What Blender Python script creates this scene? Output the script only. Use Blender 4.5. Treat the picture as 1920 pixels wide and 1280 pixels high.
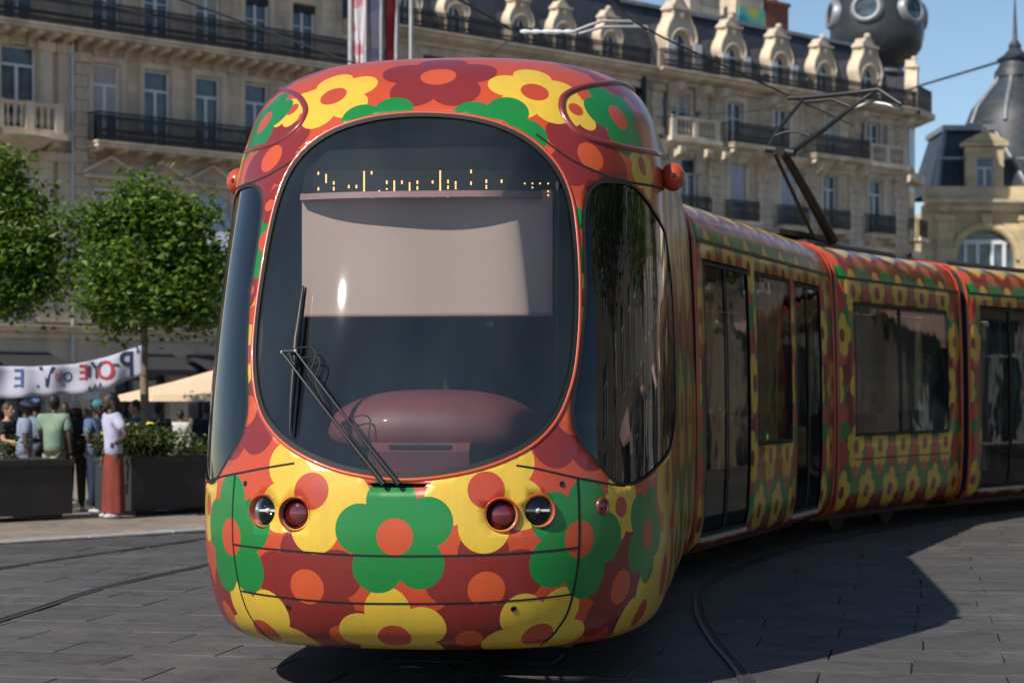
import bpy, bmesh, math, random
import numpy as np
from mathutils import Vector, Matrix
from mathutils.geometry import delaunay_2d_cdt
R=math.radians
random.seed(7); rng=np.random.default_rng(11)
for o in list(bpy.data.objects): bpy.data.objects.remove(o,do_unlink=True)
scn=bpy.context.scene; COL=scn.collection
# ---------------------------------------------------------------- camera
F=3885.; CZ=1.6; HY=740.            # focal length in photo pixels, eye height, horizon row
cam=bpy.data.cameras.new('camera'); camo=bpy.data.objects.new('camera',cam); COL.objects.link(camo)
cam.sensor_width=36; cam.lens=F/1920*36; cam.shift_y=100/1920; cam.clip_start=.1; cam.clip_end=3000
camo.location=(0,0,CZ); camo.rotation_euler=(R(90),0,0); scn.camera=camo
cam.dof.use_dof=True; cam.dof.focus_distance=11.0; cam.dof.aperture_fstop=3.6; cam.dof.aperture_blades=0
# ---------------------------------------------------------------- sky, sun, exposure
SUN_AZ=R(41); SUN_EL=R(41)          # light travels towards (sin az, cos az)
wd=bpy.data.worlds.new('World'); scn.world=wd; wd.use_nodes=True
nt=wd.node_tree; bg=nt.nodes['Background']; sky=nt.nodes.new('ShaderNodeTexSky'); sky.sky_type='NISHITA'; sky.sun_disc=False
sky.sun_elevation=SUN_EL; sky.sun_rotation=R(180)+SUN_AZ; sky.altitude=400; sky.air_density=1.0; sky.dust_density=.1; sky.ozone_density=3.0
nt.links.new(sky.outputs[0],bg.inputs[0]); bg.inputs[1].default_value=.10
sl=bpy.data.lights.new('sun','SUN'); sl.energy=5.0; sl.angle=R(.53); sl.color=(1,.93,.82)
so=bpy.data.objects.new('sun',sl); COL.objects.link(so); so.location=(-20,-25,30)
so.rotation_euler=Vector((math.sin(SUN_AZ)*math.cos(SUN_EL),math.cos(SUN_AZ)*math.cos(SUN_EL),-math.sin(SUN_EL))).to_track_quat('-Z','Y').to_euler()
vs=scn.view_settings; vs.view_transform='Standard'; vs.look='None'; vs.exposure=.14; vs.gamma=1; vs.use_curve_mapping=False
scn.cycles.max_bounces=10; scn.cycles.transparent_max_bounces=16
# ---------------------------------------------------------------- helpers
def ray(px,py): return Vector(((px-960)/F,1,(HY-py)/F))
def at(px,py,Y): r=ray(px,py); return Vector((r.x*Y,Y,CZ+r.z*Y))
def gnd(px,py,z=0): Y=(CZ-z)*F/(py-HY); return at(px,py,Y)
def tag(o,label=None,cat=None,group=None,kind=None):
    if label:o['label']=label
    if cat:o['category']=cat
    if group:o['group']=group
    if kind:o['kind']=kind
    return o
def place(o,parent=None,loc=None,rotz=None,rot=None):
    COL.objects.link(o)
    if parent is not None:o.parent=parent
    if loc is not None:o.location=loc
    if rotz is not None:o.rotation_euler=(0,0,rotz)
    if rot is not None:o.rotation_euler=rot
    return o
def empty(name,loc=(0,0,0),rotz=0,label=None,cat=None,group=None):
    o=bpy.data.objects.new(name,None); place(o,None,loc,rotz); o.empty_display_size=.2
    return tag(o,label,cat,group)
def mobj(name,me,parent=None,loc=None,rotz=None,rot=None): return place(bpy.data.objects.new(name,me),parent,loc,rotz,rot)
def copy_tree(o,parent=None):
    c=o.copy(); COL.objects.link(c); c.parent=parent
    for ch in list(o.children): copy_tree(ch,c)
    return c
class MB:
    def __init__(s): s.v=[];s.f=[];s.m=[]
    def add(s,vs,fs,m=0):
        b=len(s.v); s.v+= [tuple(v) for v in vs]; s.f+=[tuple(b+i for i in f) for f in fs]; s.m+=[m]*len(fs); return s
    def box(s,x0,x1,y0,y1,z0,z1,m=0):
        return s.add([(x0,y0,z0),(x1,y0,z0),(x1,y1,z0),(x0,y1,z0),(x0,y0,z1),(x1,y0,z1),(x1,y1,z1),(x0,y1,z1)],
            [(3,2,1,0),(4,5,6,7),(0,1,5,4),(1,2,6,5),(2,3,7,6),(3,0,4,7)],m)
    def bbox(s,x0,x1,y0,y1,z0,z1,b=.01,m=0):   # box with chamfered top and front edges
        xs=(x0,x0+b,x1-b,x1); 
        ring=lambda e,z:[(x0+e,y0+e,z),(x1-e,y0+e,z),(x1-e,y1-e,z),(x0+e,y1-e,z)]
        v=ring(0,z0)+ring(0,z1-b)+ring(b,z1); f=[(3,2,1,0),(8,9,10,11)]
        for k in (0,4):
            for i in range(4): j=(i+1)%4; f.append((k+i,k+j,k+j+4,k+i+4))
        return s.add(v,f,m)
    def prism(s,poly,y0,y1,m=0):   # poly in (x,z), extruded along y
        n=len(poly); v=[(x,y0,z) for x,z in poly]+[(x,y1,z) for x,z in poly]
        return s.add(v,[tuple(range(n)),tuple(range(2*n-1,n-1,-1))]+[(i,i+n,(i+1)%n+n,(i+1)%n) for i in range(n)],m)
    def prismx(s,poly,x0,x1,m=0):   # poly in (y,z), extruded along x
        n=len(poly); v=[(x0,y,z) for y,z in poly]+[(x1,y,z) for y,z in poly]
        return s.add(v,[tuple(range(n-1,-1,-1)),tuple(range(n,2*n))]+[(i,(i+1)%n,(i+1)%n+n,i+n) for i in range(n)],m)
    def tube(s,pts,r,n=8,m=0,closed=False,cap=True):
        P=[Vector(p) for p in pts]; N=len(P); rr=r if hasattr(r,'__len__') else [r]*N
        V=[];up=None
        for i,p in enumerate(P):
            if closed:t=P[(i+1)%N]-P[i-1]
            else:t=P[min(i+1,N-1)]-P[max(i-1,0)]
            t.normalize()
            if up is None: up=Vector((0,0,1)) if abs(t.z)<.9 else Vector((1,0,0))
            a=t.cross(up); a.normalize(); b=a.cross(t); b.normalize(); up=b
            for k in range(n): an=2*math.pi*k/n; V.append(p+(a*math.cos(an)+b*math.sin(an))*rr[i])
        f=[]
        for i in range(N if closed else N-1):
            for k in range(n): j=(i+1)%N; f.append((i*n+k,i*n+(k+1)%n,j*n+(k+1)%n,j*n+k))
        if cap and not closed: f+=[tuple(range(n-1,-1,-1)),tuple((N-1)*n+k for k in range(n))]
        return s.add(V,f,m)
    def lathe(s,prof,n=20,c=(0,0,0),m=0,ax='z',a0=0,a1=2*math.pi):
        V=[];full=abs(a1-a0-2*math.pi)<1e-6; K=n if full else n+1
        for r,h in prof:
            for k in range(K):
                a=a0+(a1-a0)*k/n
                p=(r*math.cos(a),r*math.sin(a),h) if ax=='z' else ((r*math.cos(a),h,r*math.sin(a)) if ax=='y' else (h,r*math.cos(a),r*math.sin(a)))
                V.append((p[0]+c[0],p[1]+c[1],p[2]+c[2]))
        f=[]
        for i in range(len(prof)-1):
            for k in range(n): k2=(k+1)%K; f.append((i*K+k,i*K+k2,(i+1)*K+k2,(i+1)*K+k))
        return s.add(V,f,m)
    def ell(s,c,r,n=12,k=8,m=0,rot=None):
        V=[];f=[]
        for i in range(k+1):
            th=math.pi*i/k
            for j in range(n):
                a=2*math.pi*j/n; p=Vector((r[0]*math.sin(th)*math.cos(a),r[1]*math.sin(th)*math.sin(a),r[2]*math.cos(th)))
                if rot: p=rot@p
                V.append((p.x+c[0],p.y+c[1],p.z+c[2]))
        for i in range(k):
            for j in range(n): f.append((i*n+j,(i+1)*n+j,(i+1)*n+(j+1)%n,i*n+(j+1)%n))
        return s.add(V,f,m)
    def mesh(s,name,mats,smooth=None):
        me=bpy.data.meshes.new(name); me.from_pydata(s.v,[],s.f)
        for mt in (mats if isinstance(mats,(list,tuple)) else [mats]): me.materials.append(mt)
        me.polygons.foreach_set('material_index',s.m)
        if smooth is not None:
            me.polygons.foreach_set('use_smooth',[True]*len(s.f)); me.update(); me.set_sharp_from_angle(angle=R(smooth))
        me.update(); return me
    def build(s,name,mats,parent=None,loc=None,rotz=None,smooth=None,rot=None): return mobj(name,s.mesh(name,mats,smooth),parent,loc,rotz,rot)
def text_verts(txt,size=1.0,depth=.0):
    c=bpy.data.curves.new('lettering','FONT'); c.body=txt; c.size=size; c.extrude=depth; c.resolution_u=3
    o=bpy.data.objects.new('lettering',c); COL.objects.link(o); bpy.context.view_layer.update()
    me=o.evaluated_get(bpy.context.evaluated_depsgraph_get()).to_mesh()
    v=[tuple(x.co) for x in me.vertices]; f=[tuple(p.vertices) for p in me.polygons]
    bpy.data.objects.remove(o,do_unlink=True); bpy.data.curves.remove(c); return v,f
# ---------------------------------------------------------------- materials
def newmat(name): m=bpy.data.materials.new(name); m.use_nodes=True; n=m.node_tree; return m,n,n.nodes['Principled BSDF']
def nd(t,typ,**k):
    n=t.nodes.new(typ)
    for a,b in k.items(): setattr(n,a,b)
    return n
def lk(t,a,b): t.links.new(a,b)
def math_(t,op,a,b=None):
    n=nd(t,'ShaderNodeMath',operation=op)
    for i,x in enumerate((a,b)):
        if x is None: continue
        if isinstance(x,(int,float)): n.inputs[i].default_value=x
        else: lk(t,x,n.inputs[i])
    return n.outputs[0]
def mixc(t,f,a,b,mode='MIX'):
    n=nd(t,'ShaderNodeMix',data_type='RGBA',blend_type=mode)
    for s,x in ((n.inputs['Factor'],f),(n.inputs['A'],a),(n.inputs['B'],b)):
        pass
    for idx,x in ((0,f),(6,a),(7,b)):
        if isinstance(x,(int,float)): n.inputs[idx].default_value=x
        elif isinstance(x,tuple): n.inputs[idx].default_value=x if len(x)==4 else x+(1,)
        else: lk(t,x,n.inputs[idx])
    return n.outputs[2]
def noise(t,scale,detail=4,vec=None,rough=.55):
    n=nd(t,'ShaderNodeTexNoise'); n.inputs['Scale'].default_value=scale; n.inputs['Detail'].default_value=detail; n.inputs['Roughness'].default_value=rough
    if vec is not None: lk(t,vec,n.inputs['Vector'])
    return n.outputs['Fac']
def ramp(t,f,p0,p1,c0=(0,0,0,1),c1=(1,1,1,1)):
    n=nd(t,'ShaderNodeValToRGB'); e=n.color_ramp.elements; e[0].position=p0;e[1].position=p1;e[0].color=c0;e[1].color=c1; lk(t,f,n.inputs[0]); return n.outputs[0]
def bump(t,b,h,strength=.3,dist=.01):
    n=nd(t,'ShaderNodeBump'); n.inputs['Strength'].default_value=strength; n.inputs['Distance'].default_value=dist; lk(t,h,n.inputs['Height']); lk(t,n.outputs[0],b.inputs['Normal'])
def simple(name,c,rough=.6,metal=0,var=.15,scale=8,spec=.5,coat=0,bmp=0,objrand=0):
    m,t,b=newmat(name); tc=nd(t,'ShaderNodeTexCoord').outputs['Object']
    f=noise(t,scale,4,tc); c2=tuple(x*(1-var) for x in c)+(1,); c1=tuple(min(1,x*(1+var)) for x in c)+(1,)
    col=ramp(t,f,.3,.7,c2,c1)
    if objrand:
        oi=nd(t,'ShaderNodeObjectInfo').outputs['Random']; hs=nd(t,'ShaderNodeHueSaturation'); lk(t,col,hs.inputs['Color'])
        lk(t,math_(t,'ADD',math_(t,'MULTIPLY',oi,objrand),1-objrand/2),hs.inputs['Value']); col=hs.outputs[0]
    lk(t,col,b.inputs['Base Color']); b.inputs['Roughness'].default_value=rough; b.inputs['Metallic'].default_value=metal
    b.inputs['Specular IOR Level'].default_value=spec; b.inputs['Coat Weight'].default_value=coat; b.inputs['Coat Roughness'].default_value=.06
    if bmp: bump(t,b,noise(t,scale*4,6,tc),bmp,.01)
    return m
M={}
def stone(name,c,course=.36,length=.8,stain=.5):
    m,t,b=newmat(name); tc=nd(t,'ShaderNodeTexCoord').outputs['Object']
    sp=nd(t,'ShaderNodeSeparateXYZ'); lk(t,tc,sp.inputs[0]); cb=nd(t,'ShaderNodeCombineXYZ')
    lk(t,math_(t,'ADD',sp.outputs[0],sp.outputs[1]),cb.inputs[0]); lk(t,sp.outputs[2],cb.inputs[1])
    br=nd(t,'ShaderNodeTexBrick'); lk(t,cb.outputs[0],br.inputs['Vector']); br.inputs['Scale'].default_value=1; br.inputs['Mortar Size'].default_value=.008
    br.inputs['Brick Width'].default_value=length; br.inputs['Row Height'].default_value=course; br.inputs['Mortar Smooth'].default_value=.3
    c=tuple(c)
    br.inputs['Color1'].default_value=tuple(x*.88 for x in c)+(1,); br.inputs['Color2'].default_value=tuple(x*1.1 for x in c)+(1,); br.inputs['Mortar'].default_value=tuple(x*.55 for x in c)+(1,)
    mp=nd(t,'ShaderNodeMapping'); lk(t,tc,mp.inputs[0]); mp.inputs['Scale'].default_value=(1,1,.22)
    st=ramp(t,noise(t,1.1,6,mp.outputs[0],.65),.42,.72); gr=noise(t,14,5,tc)
    dk=mixc(t,math_(t,'MULTIPLY',st,stain),br.outputs['Color'],(c[0]*.36,c[1]*.34,c[2]*.33))
    patch=ramp(t,noise(t,.45,3,tc),.35,.65,(.82,.82,.84,1),(1.08,1.05,1.0,1))
    col=mixc(t,1.0,mixc(t,1.0,dk,ramp(t,gr,.2,.8,(.85,.85,.85,1),(1.1,1.1,1.1,1)),'MULTIPLY'),patch,'MULTIPLY')
    lk(t,col,b.inputs['Base Color']); b.inputs['Roughness'].default_value=.85; b.inputs['Specular IOR Level'].default_value=.25
    bump(t,b,math_(t,'ADD',math_(t,'MULTIPLY',br.outputs['Fac'],-1.0),math_(t,'MULTIPLY',gr,.5)),.5,.02); return m
M['stone']=stone('weathered_limestone',(.72,.60,.455),stain=.8); M['stone2']=stone('pale_limestone',(.72,.60,.455),stain=.6); M['trim']=stone('carved_limestone',(.75,.635,.49),9,9,.7)
M['cream']=stone('cream_stone',(.62,.50,.31),.5,1.1,.25); M['plaster']=stone('ground_floor_render',(.58,.50,.40),9,9,.3)  # cream is the stone colour of the pavilion
def slate(name,c):
    m,t,b=newmat(name); tc=nd(t,'ShaderNodeTexCoord').outputs['Object']; sp=nd(t,'ShaderNodeSeparateXYZ'); lk(t,tc,sp.inputs[0]); cb=nd(t,'ShaderNodeCombineXYZ')
    lk(t,math_(t,'ADD',sp.outputs[0],sp.outputs[1]),cb.inputs[0]); lk(t,sp.outputs[2],cb.inputs[1]); br=nd(t,'ShaderNodeTexBrick'); lk(t,cb.outputs[0],br.inputs['Vector'])
    br.inputs['Scale'].default_value=1; br.inputs['Brick Width'].default_value=.25; br.inputs['Row Height'].default_value=.16; br.inputs['Mortar Size'].default_value=.01
    br.inputs['Color1'].default_value=tuple(x*.75 for x in c)+(1,); br.inputs['Color2'].default_value=tuple(x*1.25 for x in c)+(1,); br.inputs['Mortar'].default_value=tuple(x*.4 for x in c)+(1,)
    lk(t,mixc(t,1.0,br.outputs[0],ramp(t,noise(t,.8,5,tc),.3,.7,(.75,.75,.75,1),(1.2,1.2,1.2,1)),'MULTIPLY'),b.inputs['Base Color']); b.inputs['Roughness'].default_value=.5; bump(t,b,br.outputs['Fac'],-.4,.01); return m
M['slate']=slate('grey_slate',(.040,.046,.058)); M['zinc']=simple('zinc',(.24,.25,.27),.45,.35,.2,2); M['zincdark']=simple('dark_zinc',(.036,.039,.046),.42,.2,.3,1.2)
M['iron']=simple('wrought_iron',(.022,.022,.024),.5,.3); M['black']=simple('black_plastic',(.015,.015,.016),.45); M['rubber']=simple('rubber',(.012,.012,.013),.7)
M['whitepaint']=simple('white_window_paint',(.66,.68,.72),.5,0,.08); M['shutter']=simple('white_shutter',(.70,.71,.74),.6,0,.08,3); M['bluegrey']=simple('pale_blue_blind',(.42,.45,.52),.7)
M['brick']=simple('chimney_brick',(.24,.075,.045),.85,0,.3,10); M['steel']=simple('rail_steel',(.20,.19,.18),.38,.8,.25,20); M['galv']=simple('galvanised_pole',(.42,.42,.42),.45,.5)
M['gap']=simple('panel_gap',(.006,.006,.006),.8); M['lining']=simple('cab_lining',(.018,.024,.028),.8); M['granite']=simple('pale_granite',(.30,.285,.265),.8,0,.2,12)
def glassdark(name,c=(.03,.04,.05),rough=.04):
    m,t,b=newmat(name); tc=nd(t,'ShaderNodeTexCoord').outputs['Object']
    lk(t,ramp(t,noise(t,1.5,3,tc),.35,.65,tuple(x*.5 for x in c)+(1,),tuple(x*1.6 for x in c)+(1,)),b.inputs['Base Color']); b.inputs['Roughness'].default_value=rough; b.inputs['Specular IOR Level'].default_value=.8
    bump(t,b,noise(t,1.2,2,tc),.05,.05); return m
M['pane']=glassdark('window_glass',(.05,.075,.095))
def clearglass(name,tint,refl=1.0,wav=0,refl_haze=0):
    m,t,b=newmat(name); t.nodes.remove(b); out=t.nodes['Material Output']
    tr=nd(t,'ShaderNodeBsdfTransparent'); tr.inputs[0].default_value=tint+(1,); gl=nd(t,'ShaderNodeBsdfGlossy'); gl.inputs['Roughness'].default_value=.03
    fr=nd(t,'ShaderNodeFresnel'); fr.inputs[0].default_value=1.52; mx=nd(t,'ShaderNodeMixShader'); lk(t,math_(t,'MULTIPLY',fr.outputs[0],refl),mx.inputs[0]); lk(t,tr.outputs[0],mx.inputs[1]); lk(t,gl.outputs[0],mx.inputs[2])
    tc=nd(t,'ShaderNodeTexCoord').outputs['Object']
    if wav:
        bp=nd(t,'ShaderNodeBump'); bp.inputs['Strength'].default_value=wav; bp.inputs['Distance'].default_value=.02; lk(t,noise(t,1.3,2,tc),bp.inputs['Height']); lk(t,bp.outputs[0],gl.inputs['Normal'])
    res=mx.outputs[0]
    if refl_haze:
        df=nd(t,'ShaderNodeBsdfDiffuse'); df.inputs[0].default_value=(.42,.50,.52,1); m2=nd(t,'ShaderNodeMixShader'); mp=nd(t,'ShaderNodeMapping'); mp.inputs['Scale'].default_value=(3,3,1); lk(t,tc,mp.inputs[0])  # pale teal film, broad soft reflections painted into the glass colour
        lk(t,math_(t,'MULTIPLY',ramp(t,noise(t,.7,3,mp.outputs[0],.5),.1,.9),refl_haze),m2.inputs[0]); lk(t,res,m2.inputs[1]); lk(t,df.outputs[0],m2.inputs[2]); res=m2.outputs[0]
    lk(t,res,out.inputs[0]); return m
M['windshield']=clearglass('windscreen_glass',(.76,.83,.83),1.6,.04,.06); M['tint']=clearglass('tinted_glass',(.42,.46,.47),.7,.2,.015); M['sideglass']=clearglass('dark_cab_glass',(.10,.115,.13),1.6,.35,.015)
M['lens']=clearglass('lamp_lens',(.85,.85,.85),1.0); 
def emis(name,c,s): 
    m,t,b=newmat(name); b.inputs['Base Color'].default_value=c+(1,); b.inputs['Emission Color'].default_value=c+(1,); b.inputs['Emission Strength'].default_value=s; return m
M['led']=emis('orange_led',(1.0,.50,.16),2.2)
# ================================================================ ground
def ground_mat(name,c,scale=1.0,objrand=0,rough=.75):
    m,t,b=newmat(name); geo=nd(t,'ShaderNodeNewGeometry').outputs['Position']
    mp=nd(t,'ShaderNodeMapping'); mp.inputs['Scale'].default_value=(1,.6,1); lk(t,geo,mp.inputs[0])
    n1=ramp(t,noise(t,.35*scale,6,mp.outputs[0],.6),.3,.72,tuple(x*.72 for x in c)+(1,),tuple(x*1.22 for x in c)+(1,))
    n2=ramp(t,noise(t,9*scale,6,geo,.7),.25,.8,(.72,.72,.72,1),(1.22,1.22,1.22,1)); n3=mixc(t,1.0,ramp(t,noise(t,3.1,3,geo),.56,.72,(1,1,1,1),(.62,.62,.63,1)),ramp(t,noise(t,.8,4,geo,.7),.5,.66,(1,1,1,1),(1.28,1.25,1.2,1)),'MULTIPLY')
    col=mixc(t,1.0,mixc(t,1.0,n1,n2,'MULTIPLY'),n3,'MULTIPLY')
    if objrand:
        at_=nd(t,'ShaderNodeObjectInfo').outputs['Random']; hs=nd(t,'ShaderNodeHueSaturation'); lk(t,col,hs.inputs['Color']); lk(t,math_(t,'ADD',math_(t,'MULTIPLY',at_,objrand),1-objrand/2),hs.inputs['Value']); col=hs.outputs[0]
    sp=nd(t,'ShaderNodeTexVoronoi'); sp.inputs['Scale'].default_value=2.3; lk(t,geo,sp.inputs['Vector'])
    spot=math_(t,'LESS_THAN',sp.outputs['Distance'],.045); col=mixc(t,math_(t,'MULTIPLY',spot,.6),col,(.035,.035,.035))
    lk(t,col,b.inputs['Base Color']); lk(t,ramp(t,noise(t,2.2,5,geo),.3,.75,(rough-.18,)*3+(1,),(min(1,rough+.12),)*3+(1,)),b.inputs['Roughness'])
    b.inputs['Specular IOR Level'].default_value=.35; bump(t,b,noise(t,38,6,geo,.7),.35,.006); return m
M['bed']=ground_mat('plaza_bedding',(.15,.135,.12)); M['slab']=ground_mat('paving_stone',(.082,.079,.078),1,.2); M['walk']=ground_mat('brown_pavement',(.27,.22,.18),1,0)
g=MB(); g.add([(-900,-300,-.03),(900,-300,-.03),(900,1400,-.03),(-900,1400,-.03)],[(0,1,2,3)])
tag(g.build('ground',M['bed']),kind='structure')
# kerb line of the terrace: runs from lower left to upper right, built from granite blocks
K0=gnd(0,1021); K1=gnd(385,996); kd=(K1-K0); kd.z=0; kd.normalize(); kn=Vector((-kd.y,kd.x,0))
kang=math.atan2(kd.y,kd.x)
terrace=tag(MB().add([tuple(K0+kd*a+kn*b+Vector((0,0,.008))) for a,b in ((-14,.36),(26,.36),(26,80),(-14,80))],[(0,1,2,3)]).build('pavement',M['walk']),kind='structure')
kerb=tag(bpy.data.objects.new('kerb',None),kind='structure'); place(kerb,None,tuple(K0),kang)
kb=MB(); kb.bbox(0,1.19,.02,.35,-.03,.028,.012); kme=kb.mesh('kerb_block',M['granite'])
for i in range(-7,20): mobj('kerb_block',kme,kerb,(i*1.2,0,random.uniform(-.003,.003)))
# paving slabs: courses across the plaza, laid one by one near the camera
PA=R(-11); pc,ps=math.cos(PA),math.sin(PA)
paving=tag(bpy.data.objects.new('paving',None),kind='structure'); place(paving,None,(0,0,0),PA)
SL,SW=1.05,.56
variants=[]
for k in range(6):
    b=MB(); L=SL-.007; W=SW-.007; e=.006; j=lambda:random.uniform(-.004,.004)
    base=[(-L/2+j(),-W/2+j()),(L/2+j(),-W/2+j()),(L/2+j(),W/2+j()),(-L/2+j(),W/2+j())]
    V=[(x,y,-.03) for x,y in base]+[(x,y,-e) for x,y in base]+[(x*(1-2*e/L),y*(1-2*e/W),random.uniform(-.002,.002)) for x,y in base]
    b.add(V,[(8,9,10,11)]+[(a+i,a+(i+1)%4,a+4+(i+1)%4,a+4+i) for a in (0,4) for i in range(4)]); variants.append(b.mesh('paving_slab',M['slab']))
cells=[]
for r_ in range(-2,70):
    off=(r_%2)*.5*SL+random.uniform(-.06,.06)
    for c_ in range(-26,26):
        lx=c_*SL+off; ly=8.5+r_*SW; x=lx*pc-ly*ps; y=lx*ps+ly*pc
        if y<9 or (Vector((x,y,0))-K0).dot(kn)>.0: continue
        px=960+F*x/y; py=HY+F*CZ/y
        seen=(-60<px<1980 and py<1310) and not (430<px<1285 and py>1060) and not (385<px<1290 and py<1060)
        cells.append((0 if seen else 1,y,lx,ly,x))
cells.sort(); first=[c for c in cells if c[0]==0][:300]; fs=set(first)
for c in first: mobj('paving_slab',variants[random.randrange(6)],paving,(c[2],c[3],random.uniform(-.0025,.0025)),random.uniform(-.004,.004))
rest=MB()
for c in cells:
    if c in fs or abs(c[4])>20: continue
    me=variants[random.randrange(6)]; dz=random.uniform(-.0025,.0025)
    rest.add([(v.co.x+c[2],v.co.y+c[3],v.co.z+dz) for v in me.vertices],[tuple(p.vertices) for p in me.polygons])
tag(rest.build('far_paving',M['slab'],paving),kind='stuff')
# grooved rails
def cr(pts,n=10,closed=False):
    P=[Vector(p) for p in pts]; N=len(P); out=[]
    for i in range(N if closed else N-1):
        if closed:a,b,c,d=P[i-1],P[i],P[(i+1)%N],P[(i+2)%N]
        else:a,b,c,d=P[max(i-1,0)],P[i],P[i+1],P[min(i+2,N-1)]
        for k in range(n):
            t=k/n; out.append(.5*((2*b)+(c-a)*t+(2*a-5*b+4*c-d)*t*t+(3*b-a-3*c+d)*t**3))
    if not closed: out.append(P[-1])
    return out
M['joint']=simple('rail_joint_bitumen',(.03,.03,.03),.8)
def rail(pts):
    P=cr([(p[0],p[1],0) for p in pts],14); o=MB(); T=[(P[min(i+1,len(P)-1)]-P[max(i-1,0)]).normalized() for i in range(len(P))]
    def strip(a,b,z,m):
        V=[]
        for p,t in zip(P,T): n=Vector((t.y,-t.x,0)); V+=[tuple(p+n*a+Vector((0,0,z))),tuple(p+n*b+Vector((0,0,z)))]
        o.add(V,[(2*i,2*i+1,2*i+3,2*i+2) for i in range(len(P)-1)],m)
    strip(-.048,.048,.0055,0); strip(-.042,-.014,.0105,1); strip(.030,.040,.0095,1)
    tag(o.build('rail',[M['joint'],M['steel']]),kind='structure')
def gp(px,py): v=gnd(px,py); return (v.x,v.y)
ra=[(-4.35,9.0),gp(0,1163),gp(190,1103),gp(385,1060)]; rb=[(-6.2,13),gp(0,1066),gp(200,1036),gp(385,1010)]
ra+=[(-1.75,23.6),(-.2,27.8),(2.2,32.),(6.5,38)]; rb+=[(-2.3,26.6),(-.6,30.2),(1.7,33.8),(6.,39.8)]
rail(ra); rail(rb)
rail([(1.05,9.2),gp(1400,1280),gp(1340,1200),gp(1312,1145),gp(1322,1100),(2.2,19.5),(3.6,23),(6,27.2),(9.5,31.5)])
rail([(-.4,9.2),(-.15,11.5),(-.05,14),(.25,17),(.85,20.),(2.3,23.6),(4.8,27.9),(8.3,32.4)])
# ================================================================ tram
TAB=np.array([
(.25,.60,1.02,2.1),(.262,.36,1.14,2.05),(.32,.20,1.235,2.0),(.44,.10,1.29,1.95),(.63,.03,1.318,1.9),(.85,.0,1.328,1.85),(1.05,.01,1.33,1.85),
(1.25,.05,1.33,1.85),(1.5,.115,1.33,1.9),(1.9,.245,1.315,1.95),(2.3,.395,1.30,2.05),(2.65,.55,1.28,2.15),(2.9,.68,1.27,2.25),(3.1,.81,1.24,2.35),
(3.25,.94,1.205,2.4),(3.37,1.08,1.15,2.5),(3.46,1.23,1.075,2.6),(3.54,1.45,.93,2.7),(3.60,1.83,.62,2.8),(3.615,2.3,.0,2.9)])
NEXP=2.7; LEN=7.0; UF=2.3; UR=7.2
def pch(x,xp,fp):
    h=np.diff(xp);d=np.diff(fp)/h;m=np.zeros(len(xp))
    for i in range(1,len(xp)-1):
        if d[i-1]*d[i]>0:
            w1=2*h[i]+h[i-1];w2=h[i]+2*h[i-1];m[i]=(w1+w2)/(w1/d[i-1]+w2/d[i])
    m[0]=d[0];m[-1]=d[-1]; i=np.clip(np.searchsorted(xp,x)-1,0,len(xp)-2);t=(x-xp[i])/h[i]
    return (2*t**3-3*t**2+1)*fp[i]+(t**3-2*t**2+t)*h[i]*m[i]+(-2*t**3+3*t**2)*fp[i+1]+(t**3-t**2)*h[i]*m[i+1]
VT=np.r_[0,np.cumsum(np.hypot(np.hypot(np.diff(TAB[:,0]),np.diff(TAB[:,1])),np.diff(TAB[:,2])*.6))]; VMAX=VT[-1]
GU=np.linspace(-UR,UR,1441); GV=np.linspace(0,VMAX,481); G=np.zeros((len(GV),len(GU),3))
_th=np.linspace(0,math.pi/2,400); _s=np.sin(_th)**(2/NEXP); _c=np.cos(_th)**(2/NEXP)
_z,_y0,_W,_YE=[pch(GV,VT,TAB[:,k]) for k in range(4)]; _W=np.maximum(_W,0)
for i in range(len(GV)):
    X=_W[i]*_s; Y=_YE[i]-(_YE[i]-_y0[i])*_c; cl=np.r_[0,np.cumsum(np.hypot(np.diff(X),np.diff(Y)))]; cl/=cl[-1]
    t=np.abs(GU)/UF; tt=np.clip(t,0,1); x=np.interp(tt,cl,X); y=np.interp(tt,cl,Y)
    y=np.where(t>1,_YE[i]+(np.abs(GU)-UF)*(LEN-_YE[i])/(UR-UF),y); G[i,:,0]=x*np.sign(GU); G[i,:,1]=y; G[i,:,2]=_z[i]
def S(U,V):
    U=np.atleast_1d(np.asarray(U,float)); V=np.atleast_1d(np.asarray(V,float))
    a=np.clip((U+UR)/(2*UR)*1440,0,1439.999); b=np.clip(V/VMAX*480,0,479.999); i=b.astype(int); j=a.astype(int); fa=(a-j)[:,None]; fb=(b-i)[:,None]
    return (G[i,j]*(1-fa)+G[i,j+1]*fa)*(1-fb)+(G[i+1,j]*(1-fa)+G[i+1,j+1]*fa)*fb
def SN(U,V):
    e=.012; U=np.atleast_1d(np.asarray(U,float)); V=np.atleast_1d(np.asarray(V,float))
    n=np.cross(S(U+e,V)-S(U-e,V),S(U,np.minimum(V+e,VMAX))-S(U,np.maximum(V-e,0))); l=np.linalg.norm(n,axis=1,keepdims=True); return n/np.maximum(l,1e-9)
YAW=R(6.6); NOSE=Vector((-.585,10.55,0)); cy,sy=math.cos(YAW),math.sin(YAW)
def wld(P): P=np.asarray(P); return np.stack([NOSE.x+P[...,0]*cy+P[...,1]*sy,NOSE.y-P[...,0]*sy+P[...,1]*cy,P[...,2]],-1)
def prj(P): P=wld(P); return np.stack([960+F*P[...,0]/P[...,1],HY-F*(P[...,2]-CZ)/P[...,1]],-1)
GP=prj(G); _n=np.cross(np.gradient(G,axis=1),np.gradient(G,axis=0)); _vw=G-np.array([-(NOSE.x*cy-NOSE.y*sy),-(NOSE.x*sy+NOSE.y*cy),CZ]); VIS=(_n*_vw).sum(-1)<0
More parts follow.
